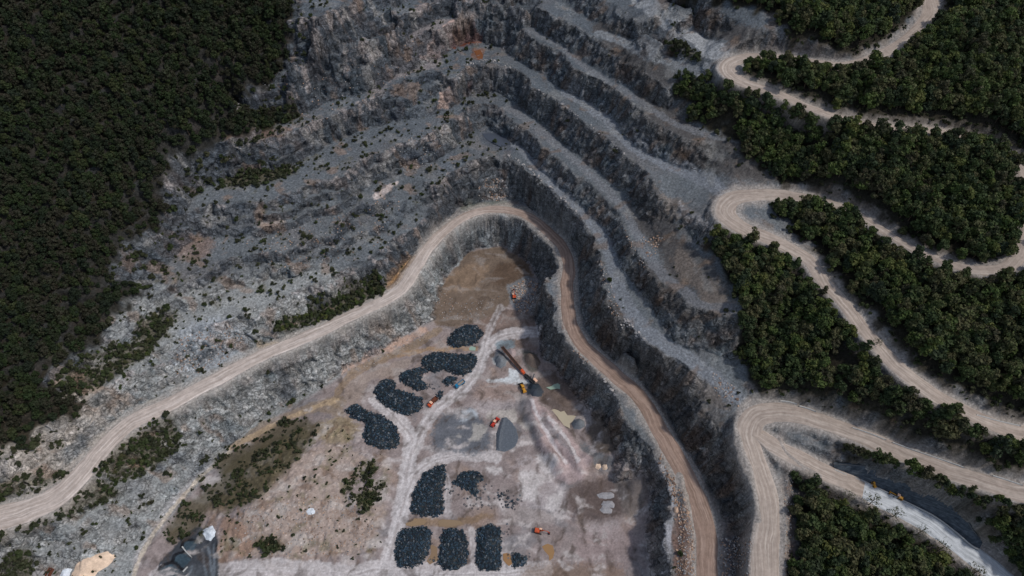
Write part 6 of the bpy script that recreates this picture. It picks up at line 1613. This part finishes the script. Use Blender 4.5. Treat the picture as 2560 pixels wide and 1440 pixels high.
# thin-crowned trees leaning over the white road
for i, (u, v, s, lab) in enumerate([
    (2172,1262,1.0,'tall thin-crowned tree overlapping the start of the white concrete'),
    (2232,1292,0.95,'thin-crowned tree overlapping the white road beside the yellow grader'),
    (2292,1336,0.85,'thin bare-limbed tree standing alone against the white concrete road'),
    (2345,1376,0.9,'thin-crowned tree at the foot of the white road, right of the bare one'),
    (2432,1436,1.0,'large thin-crowned tree overlapping the lower end of the white road'),
    (2118,1246,0.65,'small thin tree beside the pinkish gravel before the white concrete'),
    (2008,590,0.6,'bare grey tree at the verge below the middle hairpin'),
    (2190,862,0.6,'bare grey tree on the lower verge of the middle switchback road')]):
    x, y, z = raycast(u, v)
    put_tree(float(x[0]), float(y[0]), float(gz(x, y)[0]) - 0.1, s, 0.8 + 1.7 * i, SPARSE[i % 3], lab, None, 'thin_tree')

# scrub: dense patches and single shrubs dotted over the benches
dense = np.maximum(bushM, grassM)
patchy = np.maximum(mask(BUSH[7], 1, 2), 0.35)
bdens = np.clip(0.9 - 0.45 * patchy + (0.6 + 1.4 * patchy) * n2 + 0.7 * n3 * patchy, 0.05, 0.97)
bx, by, bz, bu, bv, bd = scatter(dense, 1.9, 31, 0.3, bdens, 0.6)
sc_b = (0.5 + 1.5 * rsv.uniform(0, 1, len(bx)) ** 1.6) * np.where(in_poly(bu, bv, BUSH[7]) | (bil(grassM, bx, by) > 0.4), 0.85, 1.2)
flat = np.clip(1.2 - slope * 0.7, 0.1, 1)
dn = (0.10 + 0.75 * weed + 0.35 * sstep(-0.1, 0.4, n2)) * flat * (1 - pitM) * left * (1 - woodM)
dn = np.maximum(dn, moundM * 0.55 * sstep(-0.15, 0.35, n2))
dn = np.maximum(dn, (1 - left) * (1 - pitM) * (1 - woodM) * 0.05 * sstep(0.0, 0.4, n1) * sstep(2, 5, RD))
fringe = sstep(0.02, 0.4, blur(woodM.astype(float), 26)) * (1 - woodM) * left
dn = np.maximum(dn, 0.75 * fringe * sstep(-0.25, 0.2, n2))
verge = woodM * sstep(8.5, 6.5, RD) * (GX > 60)
dn = np.maximum(dn, 0.6 * verge)
fringeR = sstep(0.02, 0.5, blur(woodM.astype(float), 12)) * (1 - woodM) * (1 - left) * sstep(1.5, 3.5, RD)
dn = np.maximum(dn, 0.5 * fringeR * sstep(-0.2, 0.3, n2))
fringe = np.maximum(fringe, fringeR)
dn = np.where(bushM > 0.3, 0, dn)
cx, cy, cz_, cu, cv_, cd = scatter(np.ones_like(woodM), 2.6, 41, 0.5, dn, 2.0)
sc_c = (0.4 + 1.1 * rsv.uniform(0, 1, len(cx)) ** 2.2) * (1 + 0.6 * bil(fringe, cx, cy)) * np.where(bil(moundM, cx, cy) > 0.5, 0.75, 1.2)
sx_ = np.concatenate([bx, cx]); sy_ = np.concatenate([by, cy]); sz_ = np.concatenate([bz, cz_]); su = np.concatenate([bu, cu]); sv = np.concatenate([bv, cv_]); sdp = np.concatenate([bd, cd]); ssc = np.concatenate([sc_b, sc_c])
isb = np.concatenate([np.ones(len(bx), bool), np.zeros(len(cx), bool)])
nS = len(sx_); sk = rsv.integers(0, len(SHRUBS), nS); sr = rsv.uniform(0, 6.28, nS)
inf = (su > 8) & (su < 2552) & (sv > 15) & (sv < 1430)
order = np.argsort(-np.where(inf, ssc / sdp, 0)); s1 = np.zeros(nS, bool); s1[order[:290]] = True
def shrub_label(u, v, b):
    if u > 1330: return 'dark scrubby bush on the benches right of the pit', 'bushes on the right-hand benches'
    if v > 1040 and u > 400 and v > 1750 - u: return 'olive scrubby bush on the overgrown mound beside the tyre heaps', 'bushes on the overgrown mound'
    if 680 < u < 970 and 680 < v < 840: return 'bright green bush in the thicket on the upper verge of the haul road', 'bushes of the thicket above the haul road'
    if v > 1400 - 0.72 * u: return 'scrubby bush on the pale rock slope below the haul road', 'bushes below the haul road'
    if b: return 'dark bush in a thicket on the left-hand terraces', 'bushes in thickets on the left terraces'
    return 'small scrubby bush dotted on the grey left-hand terraces', 'bushes dotted over the left terraces'
for i in np.where(s1)[0]:
    lab, grp = shrub_label(su[i], sv[i], isb[i])
    e = bpy.data.objects.new('bush', None); COL.objects.link(e); e.empty_display_size = 0.3
    e.location = (sx_[i], sy_[i], sz_[i] - 0.15); e.rotation_euler = (0, 0, sr[i]); e.scale = (ssc[i],) * 3
    tag(e, lab, 'bush', grp)
    for nm, me in (('stem', SHRUBS[sk[i]][0]), ('foliage', SHRUBS[sk[i]][1])):
        c = bpy.data.objects.new(nm, me); COL.objects.link(c); c.parent = e
r_ = ~s1
stuff_instances('scrub', np.column_stack([sx_, sy_, sz_ - 0.15])[r_], sk[r_], sr[r_], ssc[r_], SHRUBS, 'low scrub dotted over the benches and slopes', 'scrub')
print('trees', nT, 'shrubs', nS)
stuff_instances('rubble', rp, rsr.integers(0, 7, len(rp)), rsr.uniform(0, 6.28, len(rp)), rsz, [(a, None, 1) for a in ROCKG[:4] + ROCKB[:3]], 'broken rock fragments strewn over the benches and slopes', 'rubble')
# ----------------------------------------------------------------- light, sky, camera
SUN_AZ = math.atan2(0.98, -0.18)      # from +Y towards +X
SUN_EL = math.radians(55)
w = bpy.data.worlds.new('World'); scene.world = w; w.use_nodes = True
nt = w.node_tree; bg = nt.nodes['Background']
sky = nt.nodes.new('ShaderNodeTexSky'); sky.sky_type = 'NISHITA'; sky.sun_disc = False
sky.sun_elevation = SUN_EL; sky.sun_rotation = SUN_AZ
hs = nt.nodes.new('ShaderNodeHueSaturation'); hs.inputs['Saturation'].default_value = 0.7
nt.links.new(sky.outputs[0], hs.inputs['Color']); nt.links.new(hs.outputs[0], bg.inputs[0]); bg.inputs[1].default_value = 0.125
sl = bpy.data.lights.new('sun', 'SUN'); sl.energy = 2.1; sl.angle = math.radians(4.0); sl.color = (1.0, 0.95, 0.89)
so = bpy.data.objects.new('sun', sl); COL.objects.link(so)
so.location = (300, 200, 600)
d = Vector((math.sin(SUN_AZ) * math.cos(SUN_EL), math.cos(SUN_AZ) * math.cos(SUN_EL), math.sin(SUN_EL)))
so.rotation_euler = d.to_track_quat('Z', 'Y').to_euler()
cam = bpy.data.cameras.new('camera'); co_ = bpy.data.objects.new('camera', cam); COL.objects.link(co_)
cam.sensor_width = 36.0; cam.lens = 36.0 * F / 2560.0; cam.clip_start = 1.0; cam.clip_end = 5000
co_.location = (0, 0, CAMZ); co_.rotation_euler = (math.radians(90) - PITCH, 0, 0)
scene.camera = co_
scene.view_settings.view_transform = 'Standard'; scene.view_settings.look = 'None'
scene.view_settings.exposure = 0.0; scene.view_settings.gamma = 1.0
scene.view_settings.use_curve_mapping = False
scene.render.resolution_x = 1024; scene.render.resolution_y = 576
